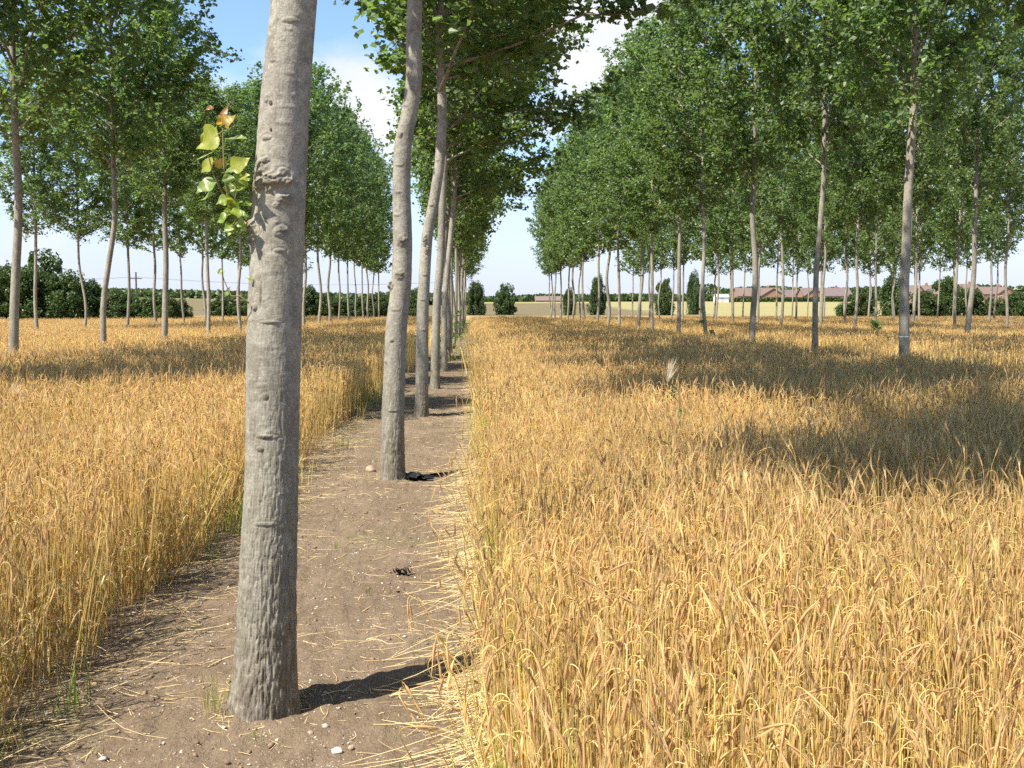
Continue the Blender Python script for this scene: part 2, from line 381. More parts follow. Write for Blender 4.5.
def prof(t):
    return np.interp(t, [0, .12, .35, .55, .75, .9, 1.0], [.62, .88, 1.0, .88, .60, .34, .10])
def make_crown(seed, zb, H, Rm, heavy, nbr, leafsize, per_m, name):
    """leaves and limbs about an upright axis; heavy = how much the crown leans to local +X"""
    r = np.random.default_rng(seed); lp = []; lo = []; lim = MB()
    ga = r.uniform(0, 6.28)
    for i in range(nbr):
        t = (i + r.uniform(0, 1)) / nbr; t = t ** 1.08
        z0 = zb + (H - zb) * t * .97; th = ga + i * 2.39996 + r.normal() * .25
        side = math.cos(th)
        ln = Rm * prof(t) * (1 + heavy * side) * r.uniform(.72, 1.18)
        el = R(34 + 30 * t - heavy * side * 38 * (1 - t) + r.normal() * 7)
        d = np.array([math.cos(th) * math.cos(el), math.sin(th) * math.cos(el), math.sin(el)])
        ns = 6; s = np.linspace(0, 1, ns)[:, None]
        bend = np.array([0, 0, 1.0]) * (.22 - .34 * max(0, heavy * side) * (1 - t)) * ln
        pth = np.array([0, 0, z0]) + d * ln / max(.6, math.cos(el)) * .86 * s + bend * s ** 2 + r.normal(size=(ns, 3)) * .05 * ln * s
        Vt, Ft = tube(pth, np.linspace(.009 + .0075 * ln, .004, ns), 5); lim.add(Vt, Ft)
        nt_ = max(4, int(4.6 * ln + 2))
        for k in range(nt_):
            q = .16 + .84 * (k + r.uniform(0, 1)) / nt_
            p0 = np.array([np.interp(q, s[:, 0], pth[:, c]) for c in range(3)])
            td = d * r.uniform(.3, 1) + rnd_unit(1, r)[0] * .9 + np.array([0, 0, .25]); td /= np.linalg.norm(td)
            tl = r.uniform(.35, .95) * (1.05 - .35 * q) * (.75 + .25 * Rm / 3)
            n = max(4, int(tl * per_m * r.uniform(.6, 1.35)))
            w = r.uniform(.05, 1.05, n)
            pos = p0 + td * (w * tl)[:, None] + r.normal(size=(n, 3)) * (.075 + .03 * w)[:, None] - np.array([0, 0, 1.0]) * (w ** 2 * .10)[:, None]
            lp.append(pos); lo.append(np.tile(np.array([math.cos(th), math.sin(th), .2]), (n, 1)))
            if k % 2 == 0:
                Vt, Ft = tube([p0, p0 + td * tl * .5, p0 + td * tl - np.array([0, 0, .06])], [.006, .004, .002], 3); lim.add(Vt, Ft)
    n = int(per_m * 3.2); w = r.uniform(0, 1, n)
    lp.append(np.stack([r.normal(size=n) * .22 * (1.15 - w), r.normal(size=n) * .22 * (1.15 - w), H - 1.8 + 2.0 * w], -1)); lo.append(np.zeros((n, 3)))
    Pn = np.concatenate(lp); On = np.concatenate(lo)
    Vl, Fl = leaf_quads(Pn, r, leafsize, .55, On)
    tint = np.clip(r.normal(.42, .24, len(Pn)), 0, 1); tint[r.uniform(size=len(Pn)) < .05] = 1.0
    mbl = MB(); mbl.add(Vl, Fl, np.repeat(np.stack([tint, tint, tint], 1), 4, 0))
    return mbl.mesh(name + '_leaves', M_LEAF, smooth=False, col=True), lim.mesh(name + '_limbs', M_BARK)

CROWN_H = 18.0
NEAR = [make_crown(11 + i, 5.4, CROWN_H, (2.8, 3.1, 2.6, 3.2, 2.9)[i], (.0, .1, .2, .05, .15)[i], (74, 84, 66, 80, 70)[i], .122, 52, 'crown_near') for i in range(5)]
LEAN = [make_crown(31 + i, 4.8, CROWN_H, 3.0, .46, 96, .112, 62, 'crown_lean') for i in range(3)]
FARC = [make_crown(51 + i, 5.5, CROWN_H, (2.9, 3.2, 2.7, 3.1, 3.0)[i], .05 * i, (60, 64, 54, 62, 58)[i], .18, 24, 'crown_far') for i in range(5)]
print('leaves', [len(m[0].polygons) for m in NEAR + LEAN + FARC])

def trunk_mesh(path_z, path_xy, rad, sides=12, name='trunk', bark=None):
    P = np.column_stack([path_xy, path_z]); Vt, Ft = tube(P, rad, sides)
    mb = MB(); mb.add(Vt, Ft); return mb.mesh(name, M_BARK)

def trunk_radius(z, r13, H):
    base = r13 * (1.14 - .105 * z / 1.3 * .45)
    rr = np.interp(z, [0, 1.3, 5, 9, 13, H], [1.12, 1.0, .80, .55, .30, .05]) * r13
    return rr + r13 * .38 * np.exp(-z / .13)

ORD = 'first second third fourth fifth sixth seventh eighth ninth tenth eleventh twelfth thirteenth fourteenth fifteenth sixteenth seventeenth eighteenth nineteenth twentieth twenty-first'.split()
def sway_auto(r, amp):
    a1, a2 = r.normal(size=2) * amp, r.normal(size=2) * amp * .6; p1, p2 = r.uniform(0, 6.28, 2)
    return lambda z: (a1 * np.sin(z * .62 + p1)[:, None] - a1 * math.sin(p1) + a2 * np.sin(z * 1.5 + p2)[:, None] - a2 * math.sin(p2))
def sway_px(X0, Y0, pts):
    """lateral bends of a trunk, read as a height and a sideways shift"""
    zz, dx = [], []
    for (x, y) in pts:
        p = at_y(x, y, Y0); zz.append(p[2]); dx.append(p[0])
    zz = np.array(zz); dx = np.array(dx) - dx[0]; zz[0] = 0
    def f(z):
        # smooth interpolation through the read points
        k = np.interp(z, zz, dx); w = .10
        k = (np.interp(z - w, zz, dx) + 2 * k + np.interp(z + w, zz, dx)) / 4
        k = k - (np.interp(-w, zz, dx) + 2 * np.interp(0, zz, dx) + np.interp(w, zz, dx)) / 4
        return np.stack([k, .25 * np.sin(z * .5) * .4 * (1 - np.exp(-z))], -1)
    return f

def add_sprouts(root, r, n, zmax, spread=.35):
    mb = MB(); P = []
    for i in range(n):
        th = r.uniform(0, 6.28); z = r.uniform(.05, zmax); l = r.uniform(.15, .5) * spread / .35
        d = np.array([math.cos(th), math.sin(th), r.uniform(.3, 1.1)]); p0 = np.array([math.cos(th) * .09, math.sin(th) * .09, z])
        P.append(p0 + d * (r.uniform(.2, 1, (14, 1)) * l) + r.normal(size=(14, 3)) * .04)
    P = np.concatenate(P); Vl, Fl = leaf_quads(P, r, .095)
    t = np.clip(r.normal(.85, .2, len(P)), 0, 1); mb.add(Vl, Fl, np.repeat(np.stack([t, t, t], 1), 4, 0))
    return put('sprays', mb.mesh('sprays', M_LEAF, False, True), root)

def poplar(X, Y, label, group, seed, crown, r13=.105, sway=None, hs=1.0, ws=1.0, rz=None, sides=10, sprout=None, zb_shift=0.0, near_trunk=None):
    r = np.random.default_rng(seed); gz = float(land_z(np.array(X), np.array(Y)))
    root = empty('poplar_tree', (X, Y, gz)); tag(root, label, 'tree', group)
    f = sway or sway_auto(r, .075)
    H = CROWN_H * hs + 4.6 * (1 - hs)
    z = np.concatenate([[-.08, 0, .06, .14, .26, .45, .75], np.linspace(1.1, 7.5, 22), np.linspace(8.2, H - .2, 9)])
    zc = np.minimum(z, 5.6); xy = f(np.maximum(zc, 0)); top = f(np.array([5.6]))[0]
    if near_trunk is None:
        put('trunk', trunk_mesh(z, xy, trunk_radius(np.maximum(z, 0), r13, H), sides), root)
    else: near_trunk(root, z, xy)
    me_l, me_b = crown; a = r.uniform(0, 6.28) if rz is None else rz
    for nm, me in (('crown', me_l), ('branches', me_b)):
        put(nm, me, root, (top[0], top[1], zb_shift + 4.6 * (1 - hs)), a, (ws, ws, hs))
    if sprout: add_sprouts(root, r, *sprout)
    return root

# ---- the thick nearest trunk: burrs, branch scars and fissured foot as real relief
T1X, T1Y = on_ground(262.5, 719)[:2]
T1X *= (T1Y - .03) / T1Y; T1X += .006; T1Y -= .03
near_px = [(265, 720), (268, 600), (271.5, 480), (272.5, 330), (276.5, 200), (282, 100), (291, 0), (297, -70)]
near_w = [(716, 70), (690, 66), (660, 62.5), (600, 59), (480, 53.5), (330, 54), (200, 53), (100, 50), (0, 46), (-70, 44)]
f1 = sway_px(T1X, T1Y, near_px)
def relief_trunk(T1X, T1Y, f1, near_w, burrs, scars, nz, ns, zmax, foot=.016, fis=.62):
  def build(root, z_top, xy_top):
      zz = np.concatenate([np.linspace(-.06, zmax, nz), np.linspace(zmax + .1, CROWN_H - .2, 60)])
      xy = f1(np.maximum(np.minimum(zz, 5.6), 0))
      wz = []; wr = []
      for (y, w) in near_w:
          p = at_y(400, y, T1Y); q = at_y(400 + w, y, T1Y); wz.append(p[2]); wr.append(.5 * (q[0] - p[0]))
      rad = np.interp(zz, wz + [9, 13, CROWN_H], wr + [.07, .045, .006])
      k = np.array([1, 2, 3, 2, 1]) / 9.; pad = np.pad(rad, 60, mode='edge'); ker = np.hanning(61); ker /= ker.sum()
      rad = np.convolve(pad, ker, 'same')[60:-60]
      rad = rad + foot * np.exp(-np.maximum(zz, 0) / .08)
      th = np.arange(ns) * 2 * math.pi / ns
      C, Z = np.cos(th)[None, :], zz[:, None]; Sn = np.sin(th)[None, :]
      R0 = np.repeat(rad[:, None], ns, 1) + foot * np.exp(-np.maximum(zz, 0) / .11)[:, None] * (.75 * np.cos(4 * th + 1.0) + .5 * np.cos(7 * th + 2.2))[None, :]
      def P3(a, b): # point on a cylinder, a = scale round, b = scale along
          return np.stack([(C * .1 * a + 0 * Z), (Sn * .1 * a + 0 * Z), Z * b + 0 * C], -1).reshape(-1, 3)
      sh = R0.shape
      lowf = 1 / (1 + np.exp((Z - fis) / .20))                      # fissured foot
      midf = np.exp(-((Z - .9) / .7) ** 2)
      warp = (fbm(P3(30, 6), 3).reshape(sh) - .5)
      ridge = 1 - np.abs(2 * vnoise(P3(165, 12) + np.stack([warp.ravel() * 4, warp.ravel() * 4, 0 * warp.ravel()], -1)).reshape(sh) - 1)
      ridge2 = 1 - np.abs(2 * vnoise(P3(230, 19) + 5.1).reshape(sh) - 1)
      disp = -(.0064 * ridge ** 3 + .0048 * ridge2 ** 3) * (lowf + .34 * midf)
      disp += .006 * (fbm(P3(14, 3), 3).reshape(sh) - .5) + .0016 * (fbm(P3(200, 60), 3).reshape(sh) - .5)
      hl = vnoise(P3(26, 46) + 9.7).reshape(sh); disp += .0014 * np.clip((hl - .72) * 6, 0, 1)     # level lines
      # burrs and scars: (angle deg, height, half width, half height, push, roughness)
      fwd = -90
      def px_ang(x, y):
          p = at_y(x, y, T1Y); zc_ = p[2]; cx = T1X + f1(np.array([zc_]))[0, 0]; rr = np.interp(zc_, zz, rad)
          s = np.clip((p[0] - cx) / rr, -.99, .99); return fwd + math.degrees(math.asin(s)), zc_
      corky = np.zeros(sh); rough = fbm(P3(62, 62) + 3.3, 4).reshape(sh); gn = 1 - np.abs(2 * fbm(P3(34, 44) + 8.8, 3).reshape(sh) - 1)
      for (x, y, hw, hh, push, ro) in burrs:
          an, zc_ = px_ang(x, y); da = (th[None, :] - R(an) + math.pi) % (2 * math.pi) - math.pi
          e = np.exp(-((da * .105 / hw) ** 2 + ((Z - zc_) / hh) ** 2) * 1.1)
          disp += push * e * (1 - ro * .9 + ro * 1.6 * rough * (gn ** 2)); corky = np.maximum(corky, np.clip(e * 1.5 - .25, 0, 1) * (.35 + .65 * ro))
          ring = np.exp(-((np.sqrt((da * .105 / hw) ** 2 + ((Z - zc_) / hh) ** 2) - 1.15) / .22) ** 2); disp -= .0028 * ring * min(1, push / .006)
      RR = R0 + disp
      Vt = np.stack([xy[:, :1] + RR * C, xy[:, 1:2] + RR * Sn, np.repeat(zz[:, None], ns, 1)], -1).reshape(-1, 3)
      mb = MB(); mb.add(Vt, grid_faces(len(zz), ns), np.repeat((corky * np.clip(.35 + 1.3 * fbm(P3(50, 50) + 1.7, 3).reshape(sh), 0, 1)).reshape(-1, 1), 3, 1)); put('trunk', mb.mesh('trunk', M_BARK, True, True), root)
      # two dark round pruning scars
      ms = simple('scar', (.10, .08, .062), .9)
      for (x, y, rr) in scars:
          s = MB()
          an, zc_ = px_ang(x, y); a = R(an); rad_ = np.interp(zc_, zz, rad); cc = f1(np.array([zc_]))[0]
          ph = np.arange(10) * 2 * math.pi / 10; tx = np.array([-math.sin(a), math.cos(a), 0]); nn = np.array([math.cos(a), math.sin(a), 0])
          c0 = np.array([cc[0], cc[1], zc_]) + nn * (rad_ + .004)
          Vd = np.concatenate([[c0 + nn * .001], c0 + rr * (np.cos(ph)[:, None] * tx + np.sin(ph)[:, None] * np.array([0, 0, 1.2])), c0 - nn * .012 + 1.5 * rr * (np.cos(ph)[:, None] * tx + np.sin(ph)[:, None] * np.array([0, 0, 1.2]))])
          s.add(Vd, np.array([(0, 1 + i, 1 + (i + 1) % 10) for i in range(10)])); 
          s.add(Vd, np.array([(1 + i, 11 + i, 11 + (i + 1) % 10, 1 + (i + 1) % 10) for i in range(10)]))
          put('branch_scar', s.mesh('branch_scar', ms), root)
  return build
BURR1 = [(259, 166, .055, .030, .010, 1), (274, 181, .080, .030, .028, 1), (258, 184, .035, .030, .022, 1), (287, 199, .040, .026, .022, 1), (251, 226, .030, .030, .042, 1),
(283, 232, .030, .025, .008, 1), (262, 172, .020, .016, .016, 1), (270, 190, .018, .014, .014, 1), (284, 172, .022, .016, .012, 1), (266, 160, .020, .014, .010, 1), (290, 182, .018, .014, .012, 1), (278, 206, .020, .012, .012, 1), (252, 196, .016, .022, .022, 1), (270, 177, .013, .010, .012, 1), (252, 239, .022, .026, .034, 1), (266, 138, .026, .012, .006, .5), (281, 251, .024, .010, .006, .6), (262, 293, .006, .055, .006, .6), (272, 322, .045, .007, .006, .7),
(266, 100, .010, .010, .006, .4),  (256, 307, .014, .016, .012, .7), (270, 435, .045, .010, .007, 1), 
(263, 447, .016, .012, .005, .6), (270, 520, .05, .01, .006, .8), (291, 20, .045, .012, .005, .5), (272, 60, .02, .008, .004, .5),  (268, 395, .014, .016, .006, .7), (287, 545, .02, .02, .004, .6)]
build_near_trunk = relief_trunk(T1X, T1Y, f1, near_w, BURR1, ((271, 103, .0075), (271.5, 130, .005)), 900, 220, 3.6)

G_PATH = 'poplars along the bare soil path'
t1 = poplar(T1X, T1Y, 'thick grey trunk nearest the camera, with burrs, a leafy sprig and a furrowed foot', G_PATH, 900, LEAN[0], rz=0, near_trunk=build_near_trunk, sway=f1, zb_shift=.5, ws=1.12)

# ---- leafy sprig growing from the burr
def deltoid(n=8):
    # heart / spade shaped leaf outline, tip at -Y... built along +X from the stalk
    x0 = np.array([0, -.06, .02, .16, .34, .56, .78, 1.0]); w0 = np.array([0, .20, .38, .47, .43, .29, .13, 0]); q = np.linspace(0, 7, 22)
    x, w = np.interp(q, range(8), x0), np.interp(q, range(8), w0); k = np.array([.25, .5, .25])
    x[1:-1] = np.convolve(x, k, 'valid'); w[1:-1] = np.convolve(w, k, 'valid'); w[2:-1:2] *= 1.05
    rows = [[(a if abs(f) > .3 else max(a, 0), b * f, .14 * b * abs(f) ** 1.3 + .012 * math.sin(9 * a + 2 * f)) for f in (-1, -.5, 0, .5, 1)] for a, b in zip(x, w)]
    return np.array(rows, float).reshape(-1, 3), grid_faces(22, 5, False)
LV, LF = deltoid()
def sprig_leaf(parent, base, tip, width, normal, col, nm='leaf'):
    base = np.array(base, float); tip = np.array(tip, float); a = tip - base; ln = np.linalg.norm(a); a /= ln
    n_ = np.array(normal, float); n_ -= a * n_.dot(a); n_ /= np.linalg.norm(n_); b = np.cross(n_, a)
    v = LV.copy(); droop = -.12 * v[:, 0] ** 2
    V = base + a * (v[:, :1] * ln) + b * (v[:, 1:2] * width * 1.06) + n_ * ((v[:, 2:3] * 1.2) * width + droop[:, None] * ln + (np.sin(v[:, :1] * 5 + rng.uniform(0, 6)) * v[:, 1:2] * .25 + .05 * np.sin(v[:, :1] * 9 + rng.uniform(0, 6))) * width)
    mb = MB(); rib = np.tile([0, .0, 1, .0, 0], 22) * .8 + .25 * (np.repeat(np.arange(22), 5) % 5 == 0); st_ = np.clip(rib, 0, 1)
    mb.add(V, LF, np.stack([st_] * 3, 1))
    T_, G_ = tube([base - a * width * .35 + n_ * .004, base, base + a * ln * .1], [.0013, .0012, .0008], 4); mb.add(T_, G_, (1, 1, 1)); return put(nm, mb.mesh('leaf', col, True, True), parent)
def sprig_mat(name, c, t):
    g = G(name); n = g.noise(30, 4, g.pos()); col = g.mix(g.rng(n, .35, .65), tuple(v * .75 for v in c), c); at_ = g.n('Attribute', attribute_name='tint'); col = g.mix(g.math('MULTIPLY', at_.outputs['Fac'], .5), col, (.50, .48, .16))
    s = g.principled(col, .38, g.bump(g.noise(160, 2, g.pos()), .25, .004), spec=.5, out=False); g.translucent(s, t, .42); return g.m
LG = [sprig_mat('leaf_yellow_green', (.33, .38, .045), (.62, .62, .05)), sprig_mat('leaf_orange', (.46, .29, .045), (.66, .42, .05)),
      sprig_mat('leaf_pale_green', (.23, .33, .10), (.35, .5, .09)), sprig_mat('leaf_lime', (.20, .32, .04), (.42, .58, .05)), sprig_mat('leaf_bronze', (.34, .15, .07), (.5, .2, .06))]
SY = T1Y - .02
def sp(x, y, dy=0.0): return at_y(x, y, SY + dy) - np.array([T1X, T1Y, 0])
stm = MB()
for pts in ([(249, 226), (240, 219), (231, 211), (228, 196), (224.5, 178), (223.5, 155), (222.5, 128)], [(240, 219), (231, 206), (222, 192), (214, 176), (208, 155)], [(247, 224), (238, 222), (232, 228)]):
    Q = np.array([sp(x, y, .02 * math.sin(i)) for i, (x, y) in enumerate(pts)]); Vt, Ft = tube(Q, np.linspace(.0060, .0022, len(Q)), 6); stm.add(Vt, Ft)
sprig = put('sprig', stm.mesh('sprig', simple('sprig_stem', (.22, .17, .07), .6)), t1)
# base px, tip px, width px, material, facing
sl = [((217, 135), (197, 147), 20, 0, (.2, -.9, .5)), ((212, 138), (203, 132), 18, 0, (0, -1, .3)), ((224, 124), (234, 116), 11, 1, (.3, -.8, .5)), ((223, 124), (219, 116), 8, 1, (-.2, -.8, .5)),
      ((229, 139), (246, 136), 9, 2, (.0, -.5, .9)), ((212, 153), (193, 160), 4, 2, (0, -.35, .9)), ((213, 162), (200, 171), 12, 0, (-.3, -.9, .3)), ((224, 165), (213, 160), 9, 1, (.2, -.9, .4)),
      ((233, 168), (248, 158), 13, 0, (.3, -.8, .5)), ((226, 172), (238, 167), 10, 2, (.0, -.7, .7)), ((214, 181), (197, 191), 15, 2, (.0, -.8, .7)), ((229, 182), (226, 172), 9, 2, (.3, -.8, .5)),
      ((236, 182), (249, 177), 13, 2, (.2, -.8, .6)), ((213, 195), (199, 199), 8, 3, (.2, -.6, .8)), ((226, 199), (216, 203), 9, 3, (.1, -.8, .5)), ((229, 203), (227, 196), 9, 0, (.1, -.9, .3)), ((232, 205), (241, 201), 8, 3, (.2, -.8, .5)),
      ((232, 211), (247, 215), 9, 3, (.0, -.7, .7)), ((226, 216), (217, 222), 8, 3, (.3, -.8, .5)), ((231, 214), (222, 215), 6, 3, (.1, -.6, .7)), ((238, 222), (247, 226), 9, 2, (.2, -.8, .6)), ((232, 225), (224, 231), 8, 3, (.0, -.8, .6)),
      ((233, 229), (228, 235), 6, 3, (.1, -.8, .6)), ((212, 107), (206, 109), 5, 4, (.2, -.8, .5)), ((222, 118), (228, 104), 5, 4, (.2, -.9, .3)), ((241, 190), (236, 178), 8, 3, (.3, -.8, .4))]
qs = np.random.default_rng(4)
for i in range(16):
    x_, y_ = 222 + 26 * qs.uniform(), 176 + 54 * qs.uniform(); a_ = qs.uniform(0, 6.28); l_ = qs.uniform(6, 10)
    sl.append(((x_, y_), (x_ + l_ * math.cos(a_), y_ + l_ * math.sin(a_)), l_ * .9, int(qs.choice([2, 3, 3, 0])), (qs.normal() * .4, -.7, .6)))
for i, (b_, t_, w, mi, nrm) in enumerate(sl):
    dz = .05 * math.sin(i * 2.1); B_, T_ = sp(*b_, dz), sp(*t_, dz + .03 * math.cos(i)); sprig_leaf(sprig, B_, B_ + (T_ - B_) * 1.12, w / F * 4.4 * 1.3, nrm, LG[mi])
# two lower shoots on the same trunk
for (b_, t_, w, mi) in (((252, 279), (245, 277), 4, 3), ((226, 295), (230, 286), 4, 2), ((222, 272), (216, 271), 6, 2)):
    sprig_leaf(sprig, sp(*b_), sp(*t_), w / F * 4.4 * 1.2, (.2, -.8, .5), LG[mi])
lo_ = MB(); Vt, Ft = tube(np.array([sp(249, 303), sp(240, 296, -.02), sp(231, 296), sp(224, 280), sp(222, 272)]), [.004, .003, .0025, .002, .0015], 5); lo_.add(Vt, Ft)
put('lower_shoot', lo_.mesh('lower_shoot', simple('shoot_stem', (.22, .17, .07), .6)), t1)

# ---- the other trees of the path row
C2 = [(391, 481), (392, 400), (394.5, 328), (400, 281), (401, 234), (399.5, 187), (401, 140), (409.5, 105), (413, 70), (412, 47), (413, 0), (415, -60)]
C3 = [(420.5, 418), (421, 375), (421.5, 310), (423.5, 270), (426, 235), (433, 200), (438.5, 164), (441.5, 110), (439, 60), (436, 0), (434, -40)]
C4 = [(434, 391), (435, 340), (436, 300), (440, 258), (441, 220), (442, 190), (446, 130), (447, 60)]
C5 = [(443.5, 373), (443.5, 320), (444, 300), (447.6, 260), (450.7, 230), (453, 205), (454, 187), (453, 150)]
FIRST = [('second', C2, .108, 'grey S-curved poplar second along the soil path, with round branch scars'), ('third', C3, .100, 'olive-grey poplar third along the soil path, leaning right above a dark wound'),
         ('fourth', C4, .088, 'poplar fourth along the soil path, trunk bending right between two leaning neighbours'), ('fifth', C5, .080, 'leaning poplar fifth along the soil path, dark knots up its trunk')]
PY = [T1Y]
WID = [[(481, 27), (470, 25.5), (440, 24), (400, 22.5), (330, 21.5), (280, 20), (200, 18.5), (100, 16.5), (0, 15), (-60, 14)], [(418, 15), (400, 13.6), (350, 12.6), (310, 12), (250, 11.5), (200, 10.8), (140, 10), (60, 8.5), (-40, 7.5)]]
BUR = [[(401, 241, 0.055, 0.061, 0.020, 1), (399, 275, 0.050, 0.050, 0.024, 1), (391, 285, 0.050, 0.055, 0.051, 1), (400, 134, 0.033, 0.033, 0.020, .8), (408, 72, 0.050, 0.055, 0.020, .8), (396, 215, 0.055, 0.013, 0.010, .6), (399, 165, 0.055, 0.013, 0.009, .6), (392, 340, 0.022, 0.022, 0.017, .8), (386, 362, 0.022, 0.022, 0.020, .8), (405, 105, 0.055, 0.013, 0.009, .6), (398, 192, 0.055, 0.011, 0.009, .6), (395, 310, 0.055, 0.013, 0.009, .6), (404, 240, 0.033, 0.033, 0.024, 1), (393, 410, 0.055, 0.013, 0.009, .6), (411, 30, 0.055, 0.013, 0.009, .6)],
       [(425, 240, 0.044, 0.099, 0.031, 1), (427, 250, 0.055, 0.066, 0.020, 1), (424, 275, 0.055, 0.017, 0.010, .6), (422, 300, 0.055, 0.017, 0.010, .6), (431, 205, 0.055, 0.022, 0.014, .7), (438, 120, 0.055, 0.033, 0.017, .8), (437, 160, 0.055, 0.017, 0.010, .6), (423, 330, 0.055, 0.017, 0.010, .6)]]
for i, (nm, pts, rr, lab) in enumerate(FIRST):
    p = on_ground(*pts[0]); X, Y = p[0] + .02, p[1] - .10; PY.append(Y)
    sw_ = sway_px(X, Y, pts); nt_ = relief_trunk(X, Y, sw_, WID[i], BUR[i], (), 640, 110, 6.2, .012, .5) if i < 2 else None
    poplar(X, Y, lab, G_PATH, 910 + i, LEAN[(i + 1) % 3], rr, sw_, near_trunk=nt_, rz=(.25, -.3, .15, -.1)[i], hs=(.88, .88, .90, .94)[i], ws=(1.28, 1.22, 1.12, 1.08)[i], sides=20, zb_shift=(.2, .2, .0, -.3)[i])
Y = PY[-1]; k = 5
while Y + 6 < 127:
    Y += 6.05; crown = LEAN[k % 3] if Y < 52 else FARC[k % 5]
    poplar(-.85 + rng.normal() * .06, Y + rng.normal() * .12, f'slim poplar {ORD[k]} from the front in the row along the soil path', G_PATH, 920 + k, crown, .084 + rng.normal() * .006, hs=rng.uniform(.92, 1.04), rz=rng.normal() * .3, ws=1.0,
           sprout=(5, 1.6) if k in (5, 6, 8, 10) else None, zb_shift=-.3)
    k += 1

# ---- the other rows
def row(X, Y0, name, group, base, first_labels=(), custom={}, step=6.02, nearlim=58, hscale={}, sprouts={}, jit=.15, Y1=126, rr=.089, wide=1.0, wscale={}):
    Y = Y0; k = 0
    while Y < Y1:
        lab = first_labels[k] if k < len(first_labels) else f'slender poplar {ORD[k]} from the near end of the {name}'
        r = np.random.default_rng(base + k); sw = None
        x_, y_ = X + r.normal() * .1, Y + r.normal() * jit
        if k in custom: sw = sway_px(x_, y_, custom[k])
        poplar(x_, y_, lab, group, base + k, NEAR[(k * 3 + base) % 5] if Y < nearlim else FARC[(k + base) % 5], rr + r.normal() * .009, sw, hs=hscale.get(k, r.uniform(.90, 1.06)), ws=wscale.get(k, wide * r.uniform(.95, 1.12)), sprout=sprouts.get(k))
        Y += step; k += 1
row(9.0, 21.5, 'first row right of the soil path', 'poplars in the first row right of the path', 1000,
    ('nearest poplar in the row across the right field, wavy trunk with thin white ring', 'leaning poplar next behind the white-ringed one in the row across the right field', 'straight poplar two places behind the white-ringed one in the same row'),
    {0: [(904, 358), (904, 330), (904.5, 290), (907, 250), (908.5, 200), (911, 150), (914, 100), (918, 70)], 1: [(814.5, 346), (815, 310), (816.5, 270), (820, 230), (823.5, 180), (823, 140)]},
    sprouts={3: (8, 1.6), 5: (4, .8)}, hscale={k: h for k, h in zip(range(3, 18), (.90, .84, .82, .85, .84, .88, .86, .9, .88, .92, .9, .94, .92, .95, .93))})
row(18.8, 38.9, 'second row right of the soil path', 'poplars in the second row right of the path', 1100, sprouts={0: (4, .5), 2: (3, .6)}, hscale={0: .98})
row(28.6, 55.5, 'third row right of the soil path', 'poplars in the third row right of the path', 1200)
row(38.4, 76.7, 'fourth row right of the soil path', 'poplars in the fourth row right of the path', 1300)
row(48.2, 95.0, 'outermost row right of the soil path', 'poplars in the outermost row on the right', 1400)
row(-10.55, 24.1, 'first row left of the soil path', 'poplars in the first row left of the path', 1500,
    ('poplar cut by the left frame edge, nearest in the row across the left field', 'poplar with a kinked leaning trunk, second in the row across the left field', 'straight pale poplar third in the row across the left field', 'poplar fourth in the row across the left field, just left of the thick trunk'),
    {0: [(2, 346), (3, 310), (4, 270), (6, 230), (7, 190), (5, 150)], 2: [(156, 334), (157, 300), (157.5, 260), (156.5, 220), (157, 180)], 3: [(206, 331), (206.5, 300), (205, 270), (204, 240), (205, 200)], 1: [(97.5, 338), (96.5, 310), (98, 290), (101.5, 265), (105.5, 240), (108, 220), (108, 190)]},
    hscale={0: 1.0, 1: .92, 2: .60, 3: .45, 4: .52, 5: .64, 6: .80, 7: .86}, wscale={0: 1.25, 1: 1.10, 2: .74, 3: .80, 4: .85}, wide=1.0)
row(-20.3, 50.4, 'second row left of the soil path', 'poplars in the second row left of the path', 1600, hscale={0: .70, 1: .72, 2: .70, 3: .72, 4: .75}, nearlim=64)
# trees out of the picture whose shade falls into it
for i, (X, Y) in enumerate(((-10.5, 18.1), (-10.6, 12.0), (-.85, -1.7), (9.0, 15.4))):
    poplar(X, Y, ('poplar beside the left field, one place before the row comes into view', 'poplar beside the left field, two places before the row comes into view', 'poplar of the soil path row standing just behind the viewer', 'poplar of the right row standing just outside the right frame edge')[i], 'poplars just out of view', 1700 + i, LEAN[0] if X > -2 and X < 0 else NEAR[i % 5], rz=0 if i == 2 else None, zb_shift=1.0 if i == 2 else 0)

# ------------------------------------------------------------------ white paint rings on two trunks belong to the trees (part)
for o in [o for o in COL.objects if o.get('group') == 'poplars in the first row right of the path'][:1]:
    tr = [c for c in o.children if c.name.startswith('trunk')][0]
    n = len(tr.data.vertices); vv = np.zeros(n * 3); tr.data.vertices.foreach_get('co', vv); vv = vv.reshape(-1, 10, 3)
    zz = vv[:, :, 2].mean(1); zt = 1.14
    c0 = np.array([np.interp(zt, zz, vv[:, :, c].mean(1)) for c in range(2)]); r0 = np.interp(zt, zz, np.linalg.norm(vv[:, :, :2] - vv[:, :, :2].mean(1, keepdims=True), axis=2).mean(1))
    V_, F_ = tube([(c0[0], c0[1], zt), (c0[0], c0[1], zt + .022)], [r0 + .004, r0 + .004], 24); b_ = MB(); b_.add(V_, F_); put('paint_ring', b_.mesh('paint_ring', simple('faded_paint', (.62, .62, .62), .8, .3, 30)), o)

